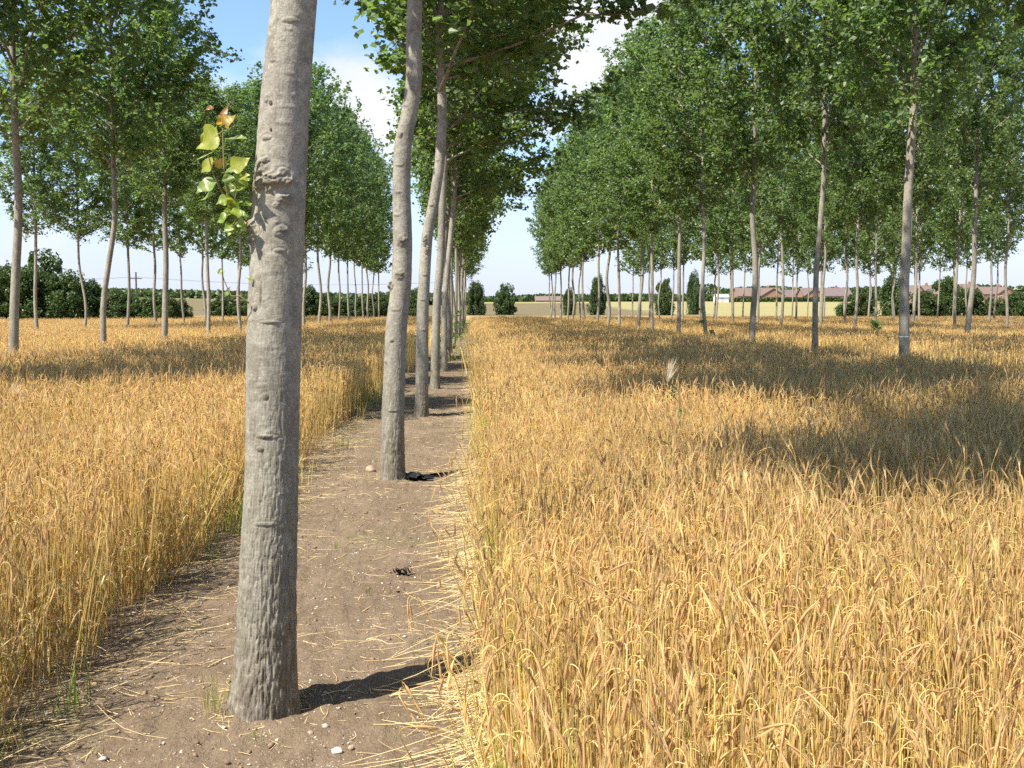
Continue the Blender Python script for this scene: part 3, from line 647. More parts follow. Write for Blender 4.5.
# ------------------------------------------------------------------ barley
STRAW_Y = np.array([.78, .555, .175]); STRAW_P = np.array([.84, .635, .31]); EAR = np.array([.75, .50, .235]); EAR_R = np.array([.63, .365, .145]); AWN = np.array([.83, .60, .29]); GREEN = np.array([.30, .36, .06])
def barley_plant(mb, r, lod, off=(0, 0), scale=1.0):
    off = np.array([off[0], off[1], 0.0]); yaw = r.uniform(0, 6.28); H = r.uniform(.66, .80) * scale
    cd = np.array([math.cos(yaw), math.sin(yaw), 0]); up = np.array([0, 0, 1.0]); sd_ = np.cross(up, cd)
    nod = R(r.choice([r.uniform(4, 30), r.uniform(100, 178), r.uniform(150, 180), r.uniform(155, 180)])); lean = R(abs(r.normal() * 3.0))
    arc = r.uniform(.035, .085); earl = r.uniform(.045, .070)
    n = (9, 5, 4)[lod]; na = (6, 4, 3)[lod]; ne = (5, 3, 2)[lod]
    ds = np.concatenate([[0], np.full(n - 1, H / (n - 1)), np.full(na, arc / na), np.full(ne, earl / ne)])
    ang = np.concatenate([np.linspace(lean * .3, lean * 1.2, n), lean * 1.2 + (nod * .9 - lean) * np.linspace(1 / na, 1, na) ** 1.1, nod * np.linspace(.92, 1.0, ne)])
    wob = r.normal() * .012
    P = [off.copy()]
    for d, a in zip(ds[1:], ang[1:]): P.append(P[-1] + d * (cd * math.sin(a) + up * math.cos(a)))
    P = np.array(P); P += sd_ * (np.sin(np.linspace(0, 3, len(P))) * wob)[:, None]
    g_ = r.uniform() ** 7 * .5; sc_ = (STRAW_Y + (STRAW_P - STRAW_Y) * r.uniform()) * r.uniform(.85, 1.1); sc_ = sc_ * (1 - g_) + GREEN * g_
    ear = (EAR + (EAR_R - EAR) * r.uniform()) * r.uniform(.85, 1.1); awn = AWN * r.uniform(.85, 1.12)
    ns = n + na; fat = (1, 1.35, 2.2)[lod]
    if lod < 2: V_, F_ = tube(P[:ns], np.linspace(.0021, .0013, ns) * fat, 3)
    else: V_, F_ = ribbon(P[:ns], np.linspace(.005, .003, ns) * fat, sd_ * .7 + cd * .7)
    mb.add(V_, F_, sc_)
    E = P[ns - 1:]; er = np.interp(np.linspace(0, 1, len(E)), [0, .15, .6, 1], [.0018, .0044, .0038, .0012]) * fat
    V_, F_ = tube(E, er, 4 if lod < 2 else 3, .7); mb.add(V_, F_, ear)
    nw = (16, 7, 3)[lod]; tdir = E[-1] - E[-2]; tdir /= np.linalg.norm(tdir)
    for i in range(nw):
        q = r.uniform(.05, 1) * (len(E) - 1); i0 = min(int(q), len(E) - 2); p = E[i0] + (E[i0 + 1] - E[i0]) * (q - i0)
        sgn = 1 if i % 2 else -1; d = tdir + sd_ * sgn * r.uniform(.0, .12) + r.normal(size=3) * .035; d /= np.linalg.norm(d)
        ln = r.uniform(.045, .085); w = .0008 * fat * (1, 1.4, 2.6)[lod]; wd = np.cross(d, rnd_unit(1, r)[0]); wd /= np.linalg.norm(wd)
        mb.add([p - wd * w, p + wd * w, p + d * ln - up * .012], [(0, 1, 2)], awn)
    for k in range((1, 1, 0)[lod]):
        z = r.uniform(.15, .75) * H; i0 = int(z / H * (n - 1)); p = P[i0]; a = r.uniform(0, 6.28); ld = np.array([math.cos(a), math.sin(a), 0]); L_ = r.uniform(.12, .26); t = np.linspace(0, 1, 5)
        Q = p + ld * (t * L_ * .55)[:, None] + up * (L_ * (.75 * t - 1.15 * t * t))[:, None]
        V_, F_ = ribbon(Q, np.interp(t, [0, .3, 1], [.004, .0075, .001]) * fat, np.cross(up, ld)); c_l = STRAW_P * r.uniform(.75, 1.1)
        if r.uniform() < .16: c_l = GREEN * .9
        mb.add(V_, F_, c_l)
def variants(name, n, lod, per=1, spread=0.0, seed=0):
    c = bpy.data.collections.new(name); r = np.random.default_rng(seed)
    for i in range(n):
        mb = MB()
        for k in range(per): barley_plant(mb, r, lod, r.uniform(-spread, spread, 2) if per > 1 else (0, 0), 1.0 if per == 1 else r.uniform(.92, 1.06))
        o = bpy.data.objects.new('barley_stalk', mb.mesh('barley_stalk', M_BARLEY, True, True)); c.objects.link(o)
    return c
VC = [variants('stalks_close', 26, 0, 2, .025, 1), variants('stalks_middle', 18, 1, 4, .07, 2), variants('stalks_distant', 12, 2, 16, .26, 3)]
NV = [26, 18, 12]

def instancer(name, sets):
    """one object: every stalk set as points carrying rotation, scale and the stalk to use"""
    V_ = np.concatenate([s[0] for s in sets]); me = bpy.data.meshes.new(name); me.vertices.add(len(V_)); me.vertices.foreach_set('co', V_.astype(np.float32).ravel())
    def attr(nm, typ, dat, key='value'):
        a = me.attributes.new(nm, typ, 'POINT'); a.data.foreach_set(key, dat)
    attr('rot', 'FLOAT_VECTOR', np.concatenate([s[1] for s in sets]).astype(np.float32).ravel(), 'vector')
    attr('scl', 'FLOAT', np.concatenate([s[2] for s in sets]).astype(np.float32))
    attr('pick', 'INT', np.concatenate([s[3] for s in sets]).astype(np.int32))
    attr('lod', 'INT', np.concatenate([np.full(len(s[0]), s[4]) for s in sets]).astype(np.int32))
    o = put(name, me)
    ng = bpy.data.node_groups.new(name, 'GeometryNodeTree'); ng.interface.new_socket('Geometry', in_out='INPUT', socket_type='NodeSocketGeometry'); ng.interface.new_socket('Geometry', in_out='OUTPUT', socket_type='NodeSocketGeometry')
    nn, ll = ng.nodes, ng.links; gi = nn.new('NodeGroupInput'); go = nn.new('NodeGroupOutput'); jn = nn.new('GeometryNodeJoinGeometry')
    def named(nm, t):
        a = nn.new('GeometryNodeInputNamedAttribute'); a.data_type = t; a.inputs['Name'].default_value = nm; return a.outputs['Attribute']
    mp_ = nn.new('GeometryNodeMeshToPoints'); ll.new(gi.outputs[0], mp_.inputs['Mesh'])
    for lod in sorted({s[4] for s in sets}):
        ci = nn.new('GeometryNodeCollectionInfo'); ci.inputs['Collection'].default_value = VC[lod]; ci.inputs['Separate Children'].default_value = True; ci.inputs['Reset Children'].default_value = True
        cmp_ = nn.new('FunctionNodeCompare'); cmp_.data_type = 'INT'; cmp_.operation = 'EQUAL'; ll.new(named('lod', 'INT'), cmp_.inputs[2]); cmp_.inputs[3].default_value = lod
        ip = nn.new('GeometryNodeInstanceOnPoints'); ip.inputs['Pick Instance'].default_value = True
        er_ = nn.new('FunctionNodeEulerToRotation'); ll.new(named('rot', 'FLOAT_VECTOR'), er_.inputs[0])
        ll.new(mp_.outputs[0], ip.inputs['Points']); ll.new(cmp_.outputs[0], ip.inputs['Selection']); ll.new(ci.outputs[0], ip.inputs['Instance']); ll.new(named('pick', 'INT'), ip.inputs['Instance Index'])
        ll.new(er_.outputs[0], ip.inputs['Rotation']); ll.new(named('scl', 'FLOAT'), ip.inputs['Scale']); ll.new(ip.outputs[0], jn.inputs[0])
    ll.new(jn.outputs[0], go.inputs[0])
    md = o.modifiers.new('stalks', 'NODES'); md.node_group = ng
    return o

def eul(yaw, tilt, tdir):
    """spin by yaw, then lean by tilt towards compass direction tdir"""
    cy_, sy_ = np.cos(yaw), np.sin(yaw); ax, ay = -np.sin(tdir), np.cos(tdir); c, s = np.cos(tilt), np.sin(tilt); t = 1 - c
    m = np.zeros((len(yaw), 3, 3))
    m[:, 0, 0] = c + ax * ax * t; m[:, 0, 1] = ax * ay * t; m[:, 0, 2] = ay * s
    m[:, 1, 0] = ax * ay * t; m[:, 1, 1] = c + ay * ay * t; m[:, 1, 2] = -ax * s
    m[:, 2, 0] = -ay * s; m[:, 2, 1] = ax * s; m[:, 2, 2] = c
    z = np.zeros_like(m); z[:, 0, 0] = cy_; z[:, 0, 1] = -sy_; z[:, 1, 0] = sy_; z[:, 1, 1] = cy_; z[:, 2, 2] = 1
    m = m @ z
    return np.stack([np.arctan2(m[:, 2, 1], m[:, 2, 2]), -np.arcsin(np.clip(m[:, 2, 0], -1, 1)), np.arctan2(m[:, 1, 0], m[:, 0, 0])], -1)

def scatter(x0, x1, y0, y1, dens, lod, r, edges=(None, None), smin=.9, smax=1.08):
    n = int((x1 - x0) * (y1 - y0) * dens); x = r.uniform(x0, x1, n); y = r.uniform(y0, y1, n)
    # only what this or a nearby viewpoint could see
    m = 3.0; lim = np.tan(R(27.5)); yaw = R(YAW); cx = x * math.cos(yaw) - y * math.sin(yaw); cyy = x * math.sin(yaw) + y * math.cos(yaw)
    ok = np.abs(cx) < cyy * lim + m
    p3 = np.stack([x, y, 0 * x], -1); patch = fbm(p3 * .9, 3)
    ok &= r.uniform(size=n) < .55 + 1.1 * np.clip(patch - .15, 0, 1)
    x, y, patch = x[ok], y[ok], patch[ok]; n = len(x)
    tilt = np.abs(r.normal(size=n)) * R(2.6); td = r.uniform(0, 6.28, n)
    sc = r.uniform(smin, smax, n) * (.90 + .22 * patch)
    z = np.zeros(n)
    for e, sgn in zip(edges, (-1, 1)):
        if e is None: continue
        dist = np.abs(x - e); w = np.exp(-dist / .10); big = r.uniform(size=n)
        t2 = w * np.where(big < .20, r.uniform(35, 70, n), r.uniform(0, 14, n)); a = R(1) * t2
        use = a > tilt; tilt = np.where(use, a, tilt); td = np.where(use, (0 if sgn > 0 else math.pi) + r.normal(size=n) * .5, td)
        sc = np.where(R(30) < tilt, sc * r.uniform(.45, .8, n), sc)
        # ragged edge
        keep = (dist > .16 * fbm(np.stack([y * 1.7, 0 * y + sgn, 0 * y], -1), 3) * 1.6 - .03) | (r.uniform(size=n) < .10)
        x, y, tilt, td, sc, z, patch = (q[keep] for q in (x, y, tilt, td, sc, z, patch)); n = len(x)
    yaw_ = r.uniform(0, 6.28, n)
    return np.stack([x, y, z], -1), eul(yaw_, tilt, td), sc, r.integers(0, NV[lod], n), lod

r = np.random.default_rng(77)
def field(x0, x1, e0, e1, label, near=True, full=True):
    sets = []; ed = (e0, e1)
    ya = 0.2
    if near:
        sets += [scatter(x0, x1, .3, 9.5, 430, 0, r, ed), scatter(x0, x1, 9.5, 24, 80, 1, r, ed, .95, 1.1)]; ya = 24
    sets += [scatter(x0, x1, ya, 62, 9, 2, r, ed, .95, 1.1), scatter(x0, x1, 62, 125, 4.5, 2, r, ed, 1.0, 1.2)]
    if near:   # a thick hem of fallen and leaning stalks along the path
        pass
    o = instancer('barley', sets); print(label, sum(len(s[0]) for s in sets))
    tag(o, label, 'barley', kind='stuff'); return o
field(PATH_R, 8.2, PATH_R, None, 'ripe golden barley right of the soil path')
field(-9.7, PATH_L, None, PATH_L, 'ripe golden barley left of the soil path')
field(9.8, 18.0, None, None, 'ripe barley between the first and second tree rows on the right', near=False)
field(19.6, 27.8, None, None, 'ripe barley between the second and third tree rows on the right', near=False)
field(29.4, 62, None, None, 'ripe barley under the farthest tree rows on the right', near=False)
field(-19.5, -11.4, None, None, 'ripe barley between the two tree rows on the left', near=False)
field(-60, -21.1, None, None, 'ripe barley beyond the second tree row on the left', near=False)

# ------------------------------------------------------------------ litter and weeds on the path
def straw_litter():
    mb = MB(); q = np.random.default_rng(5)
    def stalk(x, y, a, ln, z, lift=0.0):
        P = np.array([[x + math.cos(a) * t, y + math.sin(a) * t, 0] for t in np.linspace(-ln / 2, ln / 2, 5)]); b = q.normal() * .06 * ln
        P[:, 0] += -math.sin(a) * b * np.sin(np.linspace(0, 3.14, 5)); P[:, 1] += math.cos(a) * b * np.sin(np.linspace(0, 3.14, 5))
        P[:, 2] = soil_z(P[:, 0], P[:, 1]) + z + lift * np.linspace(0, 1, 5)
        V_, F_ = tube(P, q.uniform(.0011, .0022) * np.array([1, 1, 1, .9, .6]), 3); c = (STRAW_P * q.uniform(.6, 1.0)) * np.array([1, 1, 1.12]); mb.add(V_, F_, c)
    for i in range(4200):
        y = .8 + 26 * q.uniform() ** 2; e = q.uniform() < .72
        if e: x = PATH_R + .12 - abs(q.normal()) * .17; a = q.normal() * .6
        else: x = PATH_L - .05 + abs(q.normal()) * .24; a = q.normal() * .8
        stalk(x, y, a + (math.pi if q.uniform() < .5 else 0), .07 + .36 * q.uniform() ** 1.8, q.uniform(.003, .03), q.uniform(-.02, .09) if q.uniform() < .4 else 0)
    for i in range(1300):
        y = .8 + 20 * q.uniform() ** 1.8; x = q.uniform(PATH_L, PATH_R); stalk(x, y, q.uniform(0, 6.28), q.uniform(.02, .16), .003)
    for i in range(520):      # stalks fallen out of the standing crop, butt ends still at its edge
        y = 1.3 + 11 * q.uniform() ** 1.5
        if vnoise(np.array([[.5, y * 1.6, 2.0]]))[0] < .33: continue
        ln = .16 + .42 * q.uniform() ** 1.4; a = math.pi + q.normal() * .62; x0 = PATH_R + .10 - .12 * q.uniform(); t = np.linspace(0, 1, 6); hgt = .22 * q.uniform() ** 1.6
        P = np.stack([x0 + math.cos(a) * ln * t, y + math.sin(a) * ln * t, 0 * t], -1); P[:, 2] = soil_z(P[:, 0], P[:, 1]) + .004 + hgt * (1 - t) ** 1.5 + .02 * q.uniform() * np.sin(3.14 * t)
        V_, F_ = tube(P, q.uniform(.0013, .0024) * np.array([1, 1, 1, .95, .8, .5]), 3); mb.add(V_, F_, STRAW_P * q.uniform(.8, 1.08) * np.array([1, 1, 1.1]))
    for (fx, fy) in FEET[:3]:  # litter gathered round the feet of the trees
        for k_ in range(70):
            a = q.uniform(0, 6.28); d = .15 + abs(q.normal()) * .10; stalk(fx + math.cos(a) * d, fy + math.sin(a) * d, a + 1.57 + q.normal() * .6, q.uniform(.03, .14), .003)
    # drifts of chaff lying across the strip
    for (cx, cy_, n, w) in ((266, 455, 40, .35), (440, 630, 40, .3), (330, 500, 50, .5), (400, 478, 60, .5), (330, 650, 30, .25), (180, 640, 50, .3), (120, 700, 60, .35), (430, 700, 60, .3), (440, 560, 40, .25), (455, 520, 50, .25), (380, 545, 30, .4)):
        g_ = on_ground(cx, cy_)
        for k_ in range(n): stalk(g_[0] + q.normal() * w, g_[1] + q.normal() * w * .5, q.normal() * .7, .03 + .22 * q.uniform() ** 2, q.uniform(.001, .008))
    return put('straw_litter', mb.mesh('straw_litter', M_STRAW, True, True))
tag(straw_litter(), 'loose pale straw strewn over the bare soil path', 'straw', kind='stuff')

def pebbles():
    mb = MB(); q = np.random.default_rng(6)
    ico = []; 
    base = np.array([(1, 0, 0), (-1, 0, 0), (0, 1, 0), (0, -1, 0), (0, 0, 1), (0, 0, -1)], float); fc = np.array([(0, 2, 4), (2, 1, 4), (1, 3, 4), (3, 0, 4), (2, 0, 5), (1, 2, 5), (3, 1, 5), (0, 3, 5)])
    for i in range(5600):
        y = .9 + 16 * q.uniform() ** 1.7; x = q.uniform(PATH_L - .1, PATH_R + .05); s = .0028 + .0085 * q.uniform() ** 2.6
        if q.uniform() < .02: s *= 2.0
        v = base * s * q.uniform(.6, 1.3, 3) + q.normal(size=(6, 3)) * s * .15; a = q.uniform(0, 6.28); v = v @ np.array([[math.cos(a), -math.sin(a), 0], [math.sin(a), math.cos(a), 0], [0, 0, .75]])
        c = np.array([.62, .55, .47]) * q.uniform(.55, 1.25) if q.uniform() < .6 else np.array([.32, .23, .17]) * q.uniform(.7, 1.3)
        mb.add(v + [x, y, soil_z(x, y)[0] + s * .25], fc, c)
    for i in range(1500):
        y = .9 + 11 * q.uniform() ** 1.6; x = q.uniform(PATH_L - .1, PATH_R + .05); s_ = .006 + .016 * q.uniform() ** 3
        v = base * s_ * q.uniform(.6, 1.3, 3) + q.normal(size=(6, 3)) * s_ * .22; v[:, 2] *= .7
        mb.add(v + [x, y, soil_z(x, y)[0] + s_ * .1], fc, np.array([.235, .165, .108]) * q.uniform(.75, 1.2))
    return put('pebbles', mb.mesh('pebbles', M_TINT, True, True))
tag(pebbles(), 'small pale pebbles scattered on the bare soil path', 'pebbles', kind='stuff')

def grass():
    mb = MB(); q = np.random.default_rng(8)
    def blade(x, y, z, h, w, col, ln=.5):
        a = q.uniform(0, 6.28); d = np.array([math.cos(a), math.sin(a), 0]); t = np.linspace(0, 1, 5); c = q.uniform(.1, .9) * ln
        P = np.array([x, y, z]) + d * (h * c * t ** 1.8)[:, None] + np.array([0, 0, 1.0]) * (h * (t - .35 * c * t ** 2))[:, None]
        V_, F_ = ribbon(P, w * np.array([.8, 1, .9, .6, .08]), np.cross(d, [0, 0, 1.0])); mb.add(V_, F_, col)
    gc = [np.array([.20, .28, .05]), np.array([.36, .36, .09]), np.array([.55, .45, .17])]
    for i in range(520):      # tufts along both field edges
        y = 1.6 + 26 * q.uniform() ** 1.6; left = q.uniform() < .62
        x = (PATH_L + q.normal() * .10 + .02) if left else (PATH_R + .02 + q.normal() * .08)
        if vnoise(np.array([[x * 2, y * .8, 3.0]]))[0] < .42: continue
        k = gc[q.choice(3, p=[.35, .35, .30])]
        for j in range(int(q.integers(5, 14))): blade(x + q.normal() * .035, y + q.normal() * .035, .01, q.uniform(.12, .42), q.uniform(.003, .007), k * q.uniform(.7, 1.2))
    for i in range(900):      # yellow-green undergrowth at the foot of the right-hand barley
        y = 1.5 + 16 * q.uniform() ** 1.6; x = PATH_R + .05 + abs(q.normal()) * .12
        if vnoise(np.array([[x * 2, y * 1.3, 9.0]]))[0] < .40: continue
        k = np.array([.30, .36, .06]) if q.uniform() < .5 else np.array([.66, .60, .16])
        for j in range(int(q.integers(3, 8))): blade(x + q.normal() * .03, y + q.normal() * .05, .01, q.uniform(.25, .62), q.uniform(.003, .006), k * q.uniform(.75, 1.15), .4)
    for i in range(60):       # sparse weeds on the bare strip
        y = 2.2 + 14 * q.uniform() ** 1.5; x = q.uniform(PATH_L + .2, PATH_R - .2)
        for j in range(int(q.integers(3, 8))): blade(x + q.normal() * .02, y + q.normal() * .02, soil_z(x, y)[0], q.uniform(.02, .07), .003, gc[0] * q.uniform(.7, 1.2))
    for (fx, fy) in FEET[:4]:
        for j in range(46):
            a = q.uniform(0, 6.28); d = q.uniform(.13, .24); blade(fx + math.cos(a) * d, fy + math.sin(a) * d, .012, q.uniform(.03, .10), .003, gc[q.choice(3)] * q.uniform(.7, 1.1))
    for j in range(60):       # wispy tuft at the foot of the thick trunk
        a = q.normal() * .5 + math.pi * 1.02; blade(T1X + math.cos(a) * q.uniform(.16, .26), T1Y + math.sin(a) * q.uniform(.12, .22), .015, q.uniform(.08, .28), .0025, gc[q.choice([1, 2])] * q.uniform(.7, 1.1))
    for i in range(160):      # green growth farther down the strip
        y = q.uniform(34, 122); x = q.uniform(PATH_L + .2, PATH_R + .1)
        for j in range(7): blade(x + q.normal() * .12, y + q.normal() * .3, .01, q.uniform(.12, .4), .02, gc[q.choice([0, 0, 1])] * q.uniform(.8, 1.3))
    return put('grass', mb.mesh('grass', M_GRASS, True, True))
tag(grass(), 'green and straw-coloured grass tufts along the edges of the soil path', 'grass', kind='stuff')

# stones
def stone(name, px, py, sx, sy, sz, m, label, seed):
    g_ = on_ground(px, py); q = np.random.default_rng(seed); n, k = 14, 18
    ph = np.linspace(0.02, math.pi - .02, n)[:, None]; th = (np.arange(k) * 2 * math.pi / k)[None, :]
    V_ = np.stack([np.sin(ph) * np.cos(th), np.sin(ph) * np.sin(th), np.cos(ph) + 0 * th], -1).reshape(-1, 3)
    V_ = V_ * (1 + .55 * (fbm(V_ * 1.3 + seed, 3) - .5)[:, None]) * [sx, sy, sz]
    mb = MB(); mb.add(V_, grid_faces(n, k)); return tag(put(name, mb.mesh(name, m), None, (g_[0], g_[1], float(soil_z(g_[0], g_[1])[0]) + sz * .45), seed), label, 'stone')
stone('stone', 337, 762, .021, .016, .014, M_FLINT, 'small white flint lying on the soil at the bottom edge', 3)
stone('stone', 351, 757, .014, .012, .009, M_STONE, 'small brown pebble right beside the white flint', 8)
stone('stone', 371, 475, .055, .05, .05, M_STONE, 'round brown stone at the left foot of the S-curved second poplar', 5)
stone('stone', 311, 746, .014, .011, .008, M_STONE, 'small reddish pebble in front of the thick trunk', 12)

# scraps of black plastic
def scrap(px, py, size, seed, label, name='plastic_scrap', strips=3, flat=.5):
    g_ = on_ground(px, py); q = np.random.default_rng(seed); mb = MB()
    for k in range(strips):
        n = 9; t = np.linspace(-1, 1, n); a = q.uniform(0, 6.28) if strips < 5 else q.normal() * .4; c = q.normal(size=2) * size * .35
        P = np.stack([c[0] + math.cos(a) * t * size * q.uniform(.5, 1), c[1] + math.sin(a) * t * size * q.uniform(.4, .9), size * flat * (.15 + .55 * np.abs(np.sin(t * 2.2 + q.uniform(0, 3)))) * q.uniform(.5, 1)], -1)
        P += q.normal(size=P.shape) * size * .06; P[:, 2] = np.maximum(P[:, 2], .004)
        sd2 = np.array([-math.sin(a), math.cos(a), q.uniform(-.8, .8)]); w = size * q.uniform(.35, .7) * (1 - .6 * t ** 2)
        for off, flip in ((0, 1), (.0025, -1)):
            V_, F_ = ribbon(P + [0, 0, off], w, sd2); mb.add(V_, F_)
    return tag(put(name, mb.mesh(name, M_PLASTIC), None, (g_[0], g_[1], float(soil_z(g_[0], g_[1])[0]))), label, 'plastic scrap')
scrap(403, 580, .042, 3, 'larger torn scrap of black plastic lying alone mid-path', strips=6, flat=1.9)
scrap(391, 578, .016, 4, 'tiny black scrap just left of the larger torn scrap', strips=2, flat=.7)
scrap(398, 597, .017, 9, 'tiny black scrap just below the larger torn scrap', strips=2, flat=.9)
scrap(415, 484, .17, 7, 'crumpled black plastic sheet at the right foot of the second poplar', 'plastic_sheet', strips=6, flat=.35)
scrap(443, 479, .11, 17, 'black plastic strip lying right of the crumpled sheet towards the barley', 'plastic_strip', strips=5, flat=.2)

# tall weeds standing in the crop
def leafy_weed(px, py, Y, h, label, seed, leaves=7, size=.12, col=(.9, .2)):
    p = at_y(px, py, Y); q = np.random.default_rng(seed); root = empty('weed', (p[0], Y, 0)); tag(root, label, 'weed')
    s = MB(); V_, F_ = tube([(0, 0, 0), (.01, 0, h * .5), (.0, .01, h)], [.006, .005, .003], 5); s.add(V_, F_); put('stem', s.mesh('stem', simple('weed_stem', (.12, .18, .04), .6)), root)
    mb = MB()
    for i in range(leaves):
        z = h * (.55 + .45 * i / leaves); a = q.uniform(0, 6.28); d = np.array([math.cos(a), math.sin(a), q.uniform(.6, 1.6)]); d /= np.linalg.norm(d); t = np.linspace(0, 1, 6)
        Q = np.array([0, 0, z]) + d * (t * size)[:, None] - np.array([0, 0, 1.0]) * (.25 * size * t ** 2)[:, None]
        V_, F_ = ribbon(Q, size * .38 * np.array([.15, .7, 1, .9, .55, .05]), np.cross(d, rnd_unit(1, q)[0]) * .7); mb.add(V_, F_, (.45, .45, .45))
    put('leaves', mb.mesh('leaves', M_LEAF, True, True), root)
leafy_weed(679, 412, 9.0, 1.06, 'dark green broad-leaved weed standing above the right barley', 21, 6, .19)
leafy_weed(877, 325, 47, 1.1, 'bushy bright green weed at the foot of trees on the right', 22, 30, .5)
def plume(px, py, Y, h, label, seed, lean=-.1, n=46, size=.17):
    p = at_y(px, py, Y); q = np.random.default_rng(seed); mb = MB()
    V_, F_ = tube([(0, 0, 0), (lean * .1, 0, h * .5), (lean * .3, 0, h - size)], [.003, .0025, .002], 4); mb.add(V_, F_, STRAW_P)
    b0 = np.array([lean * .3, 0, h - size])
    for i in range(n):
        d = np.array([lean * 1.2 + q.normal() * .22, q.normal() * .22, 1]); d /= np.linalg.norm(d); l_ = size * q.uniform(.55, 1.25); t = np.linspace(0, 1, 4)
        Q = b0 + d * (t * l_)[:, None] + np.array([lean * 1.5, 0, -.5]) * (t ** 2 * .28 * size)[:, None]
        V_, F_ = ribbon(Q, np.array([.003, .004, .003, .0006]), np.cross(d, rnd_unit(1, q)[0])); mb.add(V_, F_, np.array([.80, .70, .52]) * q.uniform(.85, 1.1))
    return tag(put('grass_plume', mb.mesh('grass_plume', M_GRASS, True, True), None, (p[0], Y, 0)), label, 'grass head')
plume(664, 392, 9.0, 1.29, 'tall white feathery grass head above the right barley', 31, .10, 60, .22)
plume(30, 385, 10.5, 1.0, 'pale feathery grass head leaning left above the left barley', 32, -.25, 40, .2)

# ------------------------------------------------------------------ shrubs and trees beyond the plantation
def make_bush(seed, n, size, name, stretch=1.0, spiky=.0):
    q = np.random.default_rng(seed); P = []; O = []
    m = 110
    for i in range(m):
        a = q.uniform(0, 6.28); zz = q.uniform(.03, .95) ** 1.15; rr = .5 * math.sqrt(max(.03, 1 - ((zz - .36) / .64) ** 2)) * q.uniform(.25, .95)
        c = np.array([rr * math.cos(a), rr * math.sin(a), zz]); k = int(n / m); s = .07 + .10 * q.uniform() ** 1.5; c = c * (1 + (q.uniform() < .3) * q.uniform(0, .12))
        u_ = rnd_unit(k, q) * (q.uniform(.25, 1, (k, 1)) ** .5) * s; u_[:, 2] *= 1.1 + spiky * q.uniform(0, 1.5)
        P.append(c + u_); O.append(u_ / s)
    P = np.concatenate(P); O = np.concatenate(O); P[:, 2] = np.maximum(P[:, 2], .01)
    V_, F_ = leaf_quads(P, q, size, .5, O * 1.5); t = np.clip(q.normal(.45, .22, len(P)), 0, 1)
    mb = MB(); mb.add(V_, F_, np.repeat(np.stack([t, t, t], 1), 4, 0)); crown = mb.mesh(name, M_SHRUB, False, True)
    tb = MB(); V_, F_ = tube([(0, 0, -.02), (.01, 0, .25), (0, .01, .7)], [.028, .02, .006], 7); tb.add(V_, F_)
    for i in range(6):
        a = i * 1.05; V_, F_ = tube([(0, 0, .15 + .05 * i), (.16 * math.cos(a), .16 * math.sin(a), .4 + .05 * i), (.3 * math.cos(a), .3 * math.sin(a), .55 + .05 * i)], [.012, .008, .003], 5); tb.add(V_, F_)
    return crown, tb.mesh(name + '_trunk', M_BARK)
BUSH = [make_bush(200 + i, 15000, .040, 'bush', 1, .3 * (i % 2)) for i in range(5)]
def bush(px, Y, w_px, top_y, label, group, i, cat='shrub', name='shrub', base=None):
    p = at_y(px, 310, Y); gz = float(land_z(np.array(p[0]), np.array(Y))) if base is None else base
    top = at_y(px, top_y, Y)[2]; h = top - gz; w = w_px / F * Y
    root = empty(name, (p[0], Y, gz)); tag(root, label, cat, group); cr_, tk = BUSH[i % 5]
    put('crown', cr_, root, rz=i * 1.3, sc=(w, w * .9, h)); put('trunk', tk, root, rz=i, sc=(h, h, h)); return root
HG = 'dark shrubs of the left boundary hedge'
for i, (x, Y, w, t, lab) in enumerate((
        (-12, 98, 60, 272, 'dark shrub cut by the left frame edge behind the barley'), (22, 95, 52, 268, 'dark rounded shrub right of the leftmost poplar trunk'), (42, 100, 46, 254, 'tallest spiky dark shrub of the left boundary hedge'), (66, 96, 44, 276, 'dark shrub below the right shoulder of the tallest shrub'),
        (88, 99, 36, 284, 'dark shrub just left of the kinked poplar trunk'), (108, 97, 34, 296, 'low dark shrub just right of the kinked poplar trunk'), (122, 101, 30, 292, 'dark shrub just left of the telegraph pole'), (142, 99, 34, 298, 'low dark shrub at the foot of the telegraph pole'), (161, 98, 32, 296, 'dark shrub behind the straight pale poplar on the left'), (178, 100, 26, 301, 'low end shrub of the left boundary hedge'))):
    bush(x, Y, w * 1.28, t, lab, HG, i)
HG2 = 'shrubs of the far left hedge'
for i, (x, w, t, lab) in enumerate(((222, 28, 297, 'far shrub at the left end of the hedge left of the thick trunk'), (241, 26, 301, 'far shrub touching the left side of the thick trunk'), (306, 30, 288, 'far shrub just right of the thick trunk'), (324, 26, 294, 'far shrub second to the right of the thick trunk'), (342, 26, 299, 'far shrub midway between the two nearest trunks'), (360, 26, 297, 'far shrub left of the S-curved second trunk'), (376, 24, 295, 'far shrub nearest the left side of the S-curved trunk'), (414, 20, 290, 'far dark shrub between the second and third trunks'))):
    bush(x, 148, w * 1.2, t, lab, HG2, i + 2)
bush(476, 164, 22, 283, 'dark bushy tree at the end of the soil path', 'lone bushy trees in the open field', 1, 'tree', 'bushy_tree')
bush(505, 166, 24, 285, 'round green bushy tree standing alone in the gap between the rows', 'lone bushy trees in the open field', 2, 'tree', 'bushy_tree')
bush(569, 160, 15, 290, 'narrow bushy tree behind the far end of the first right row', 'lone bushy trees in the open field', 3, 'tree', 'bushy_tree')
bush(597, 165, 20, 278, 'tall bushy tree behind thin trunks right of the gap', 'lone bushy trees in the open field', 4, 'tree', 'bushy_tree')
bush(664, 160, 22, 281, 'bushy tree with trunks of the first right row in front', 'lone bushy trees in the open field', 0, 'tree', 'bushy_tree')
bush(693, 168, 16, 274, 'bushy tree just left of the sprouting poplar', 'lone bushy trees in the open field', 3, 'tree', 'bushy_tree')
HG3 = 'shrubs of the right boundary hedge'
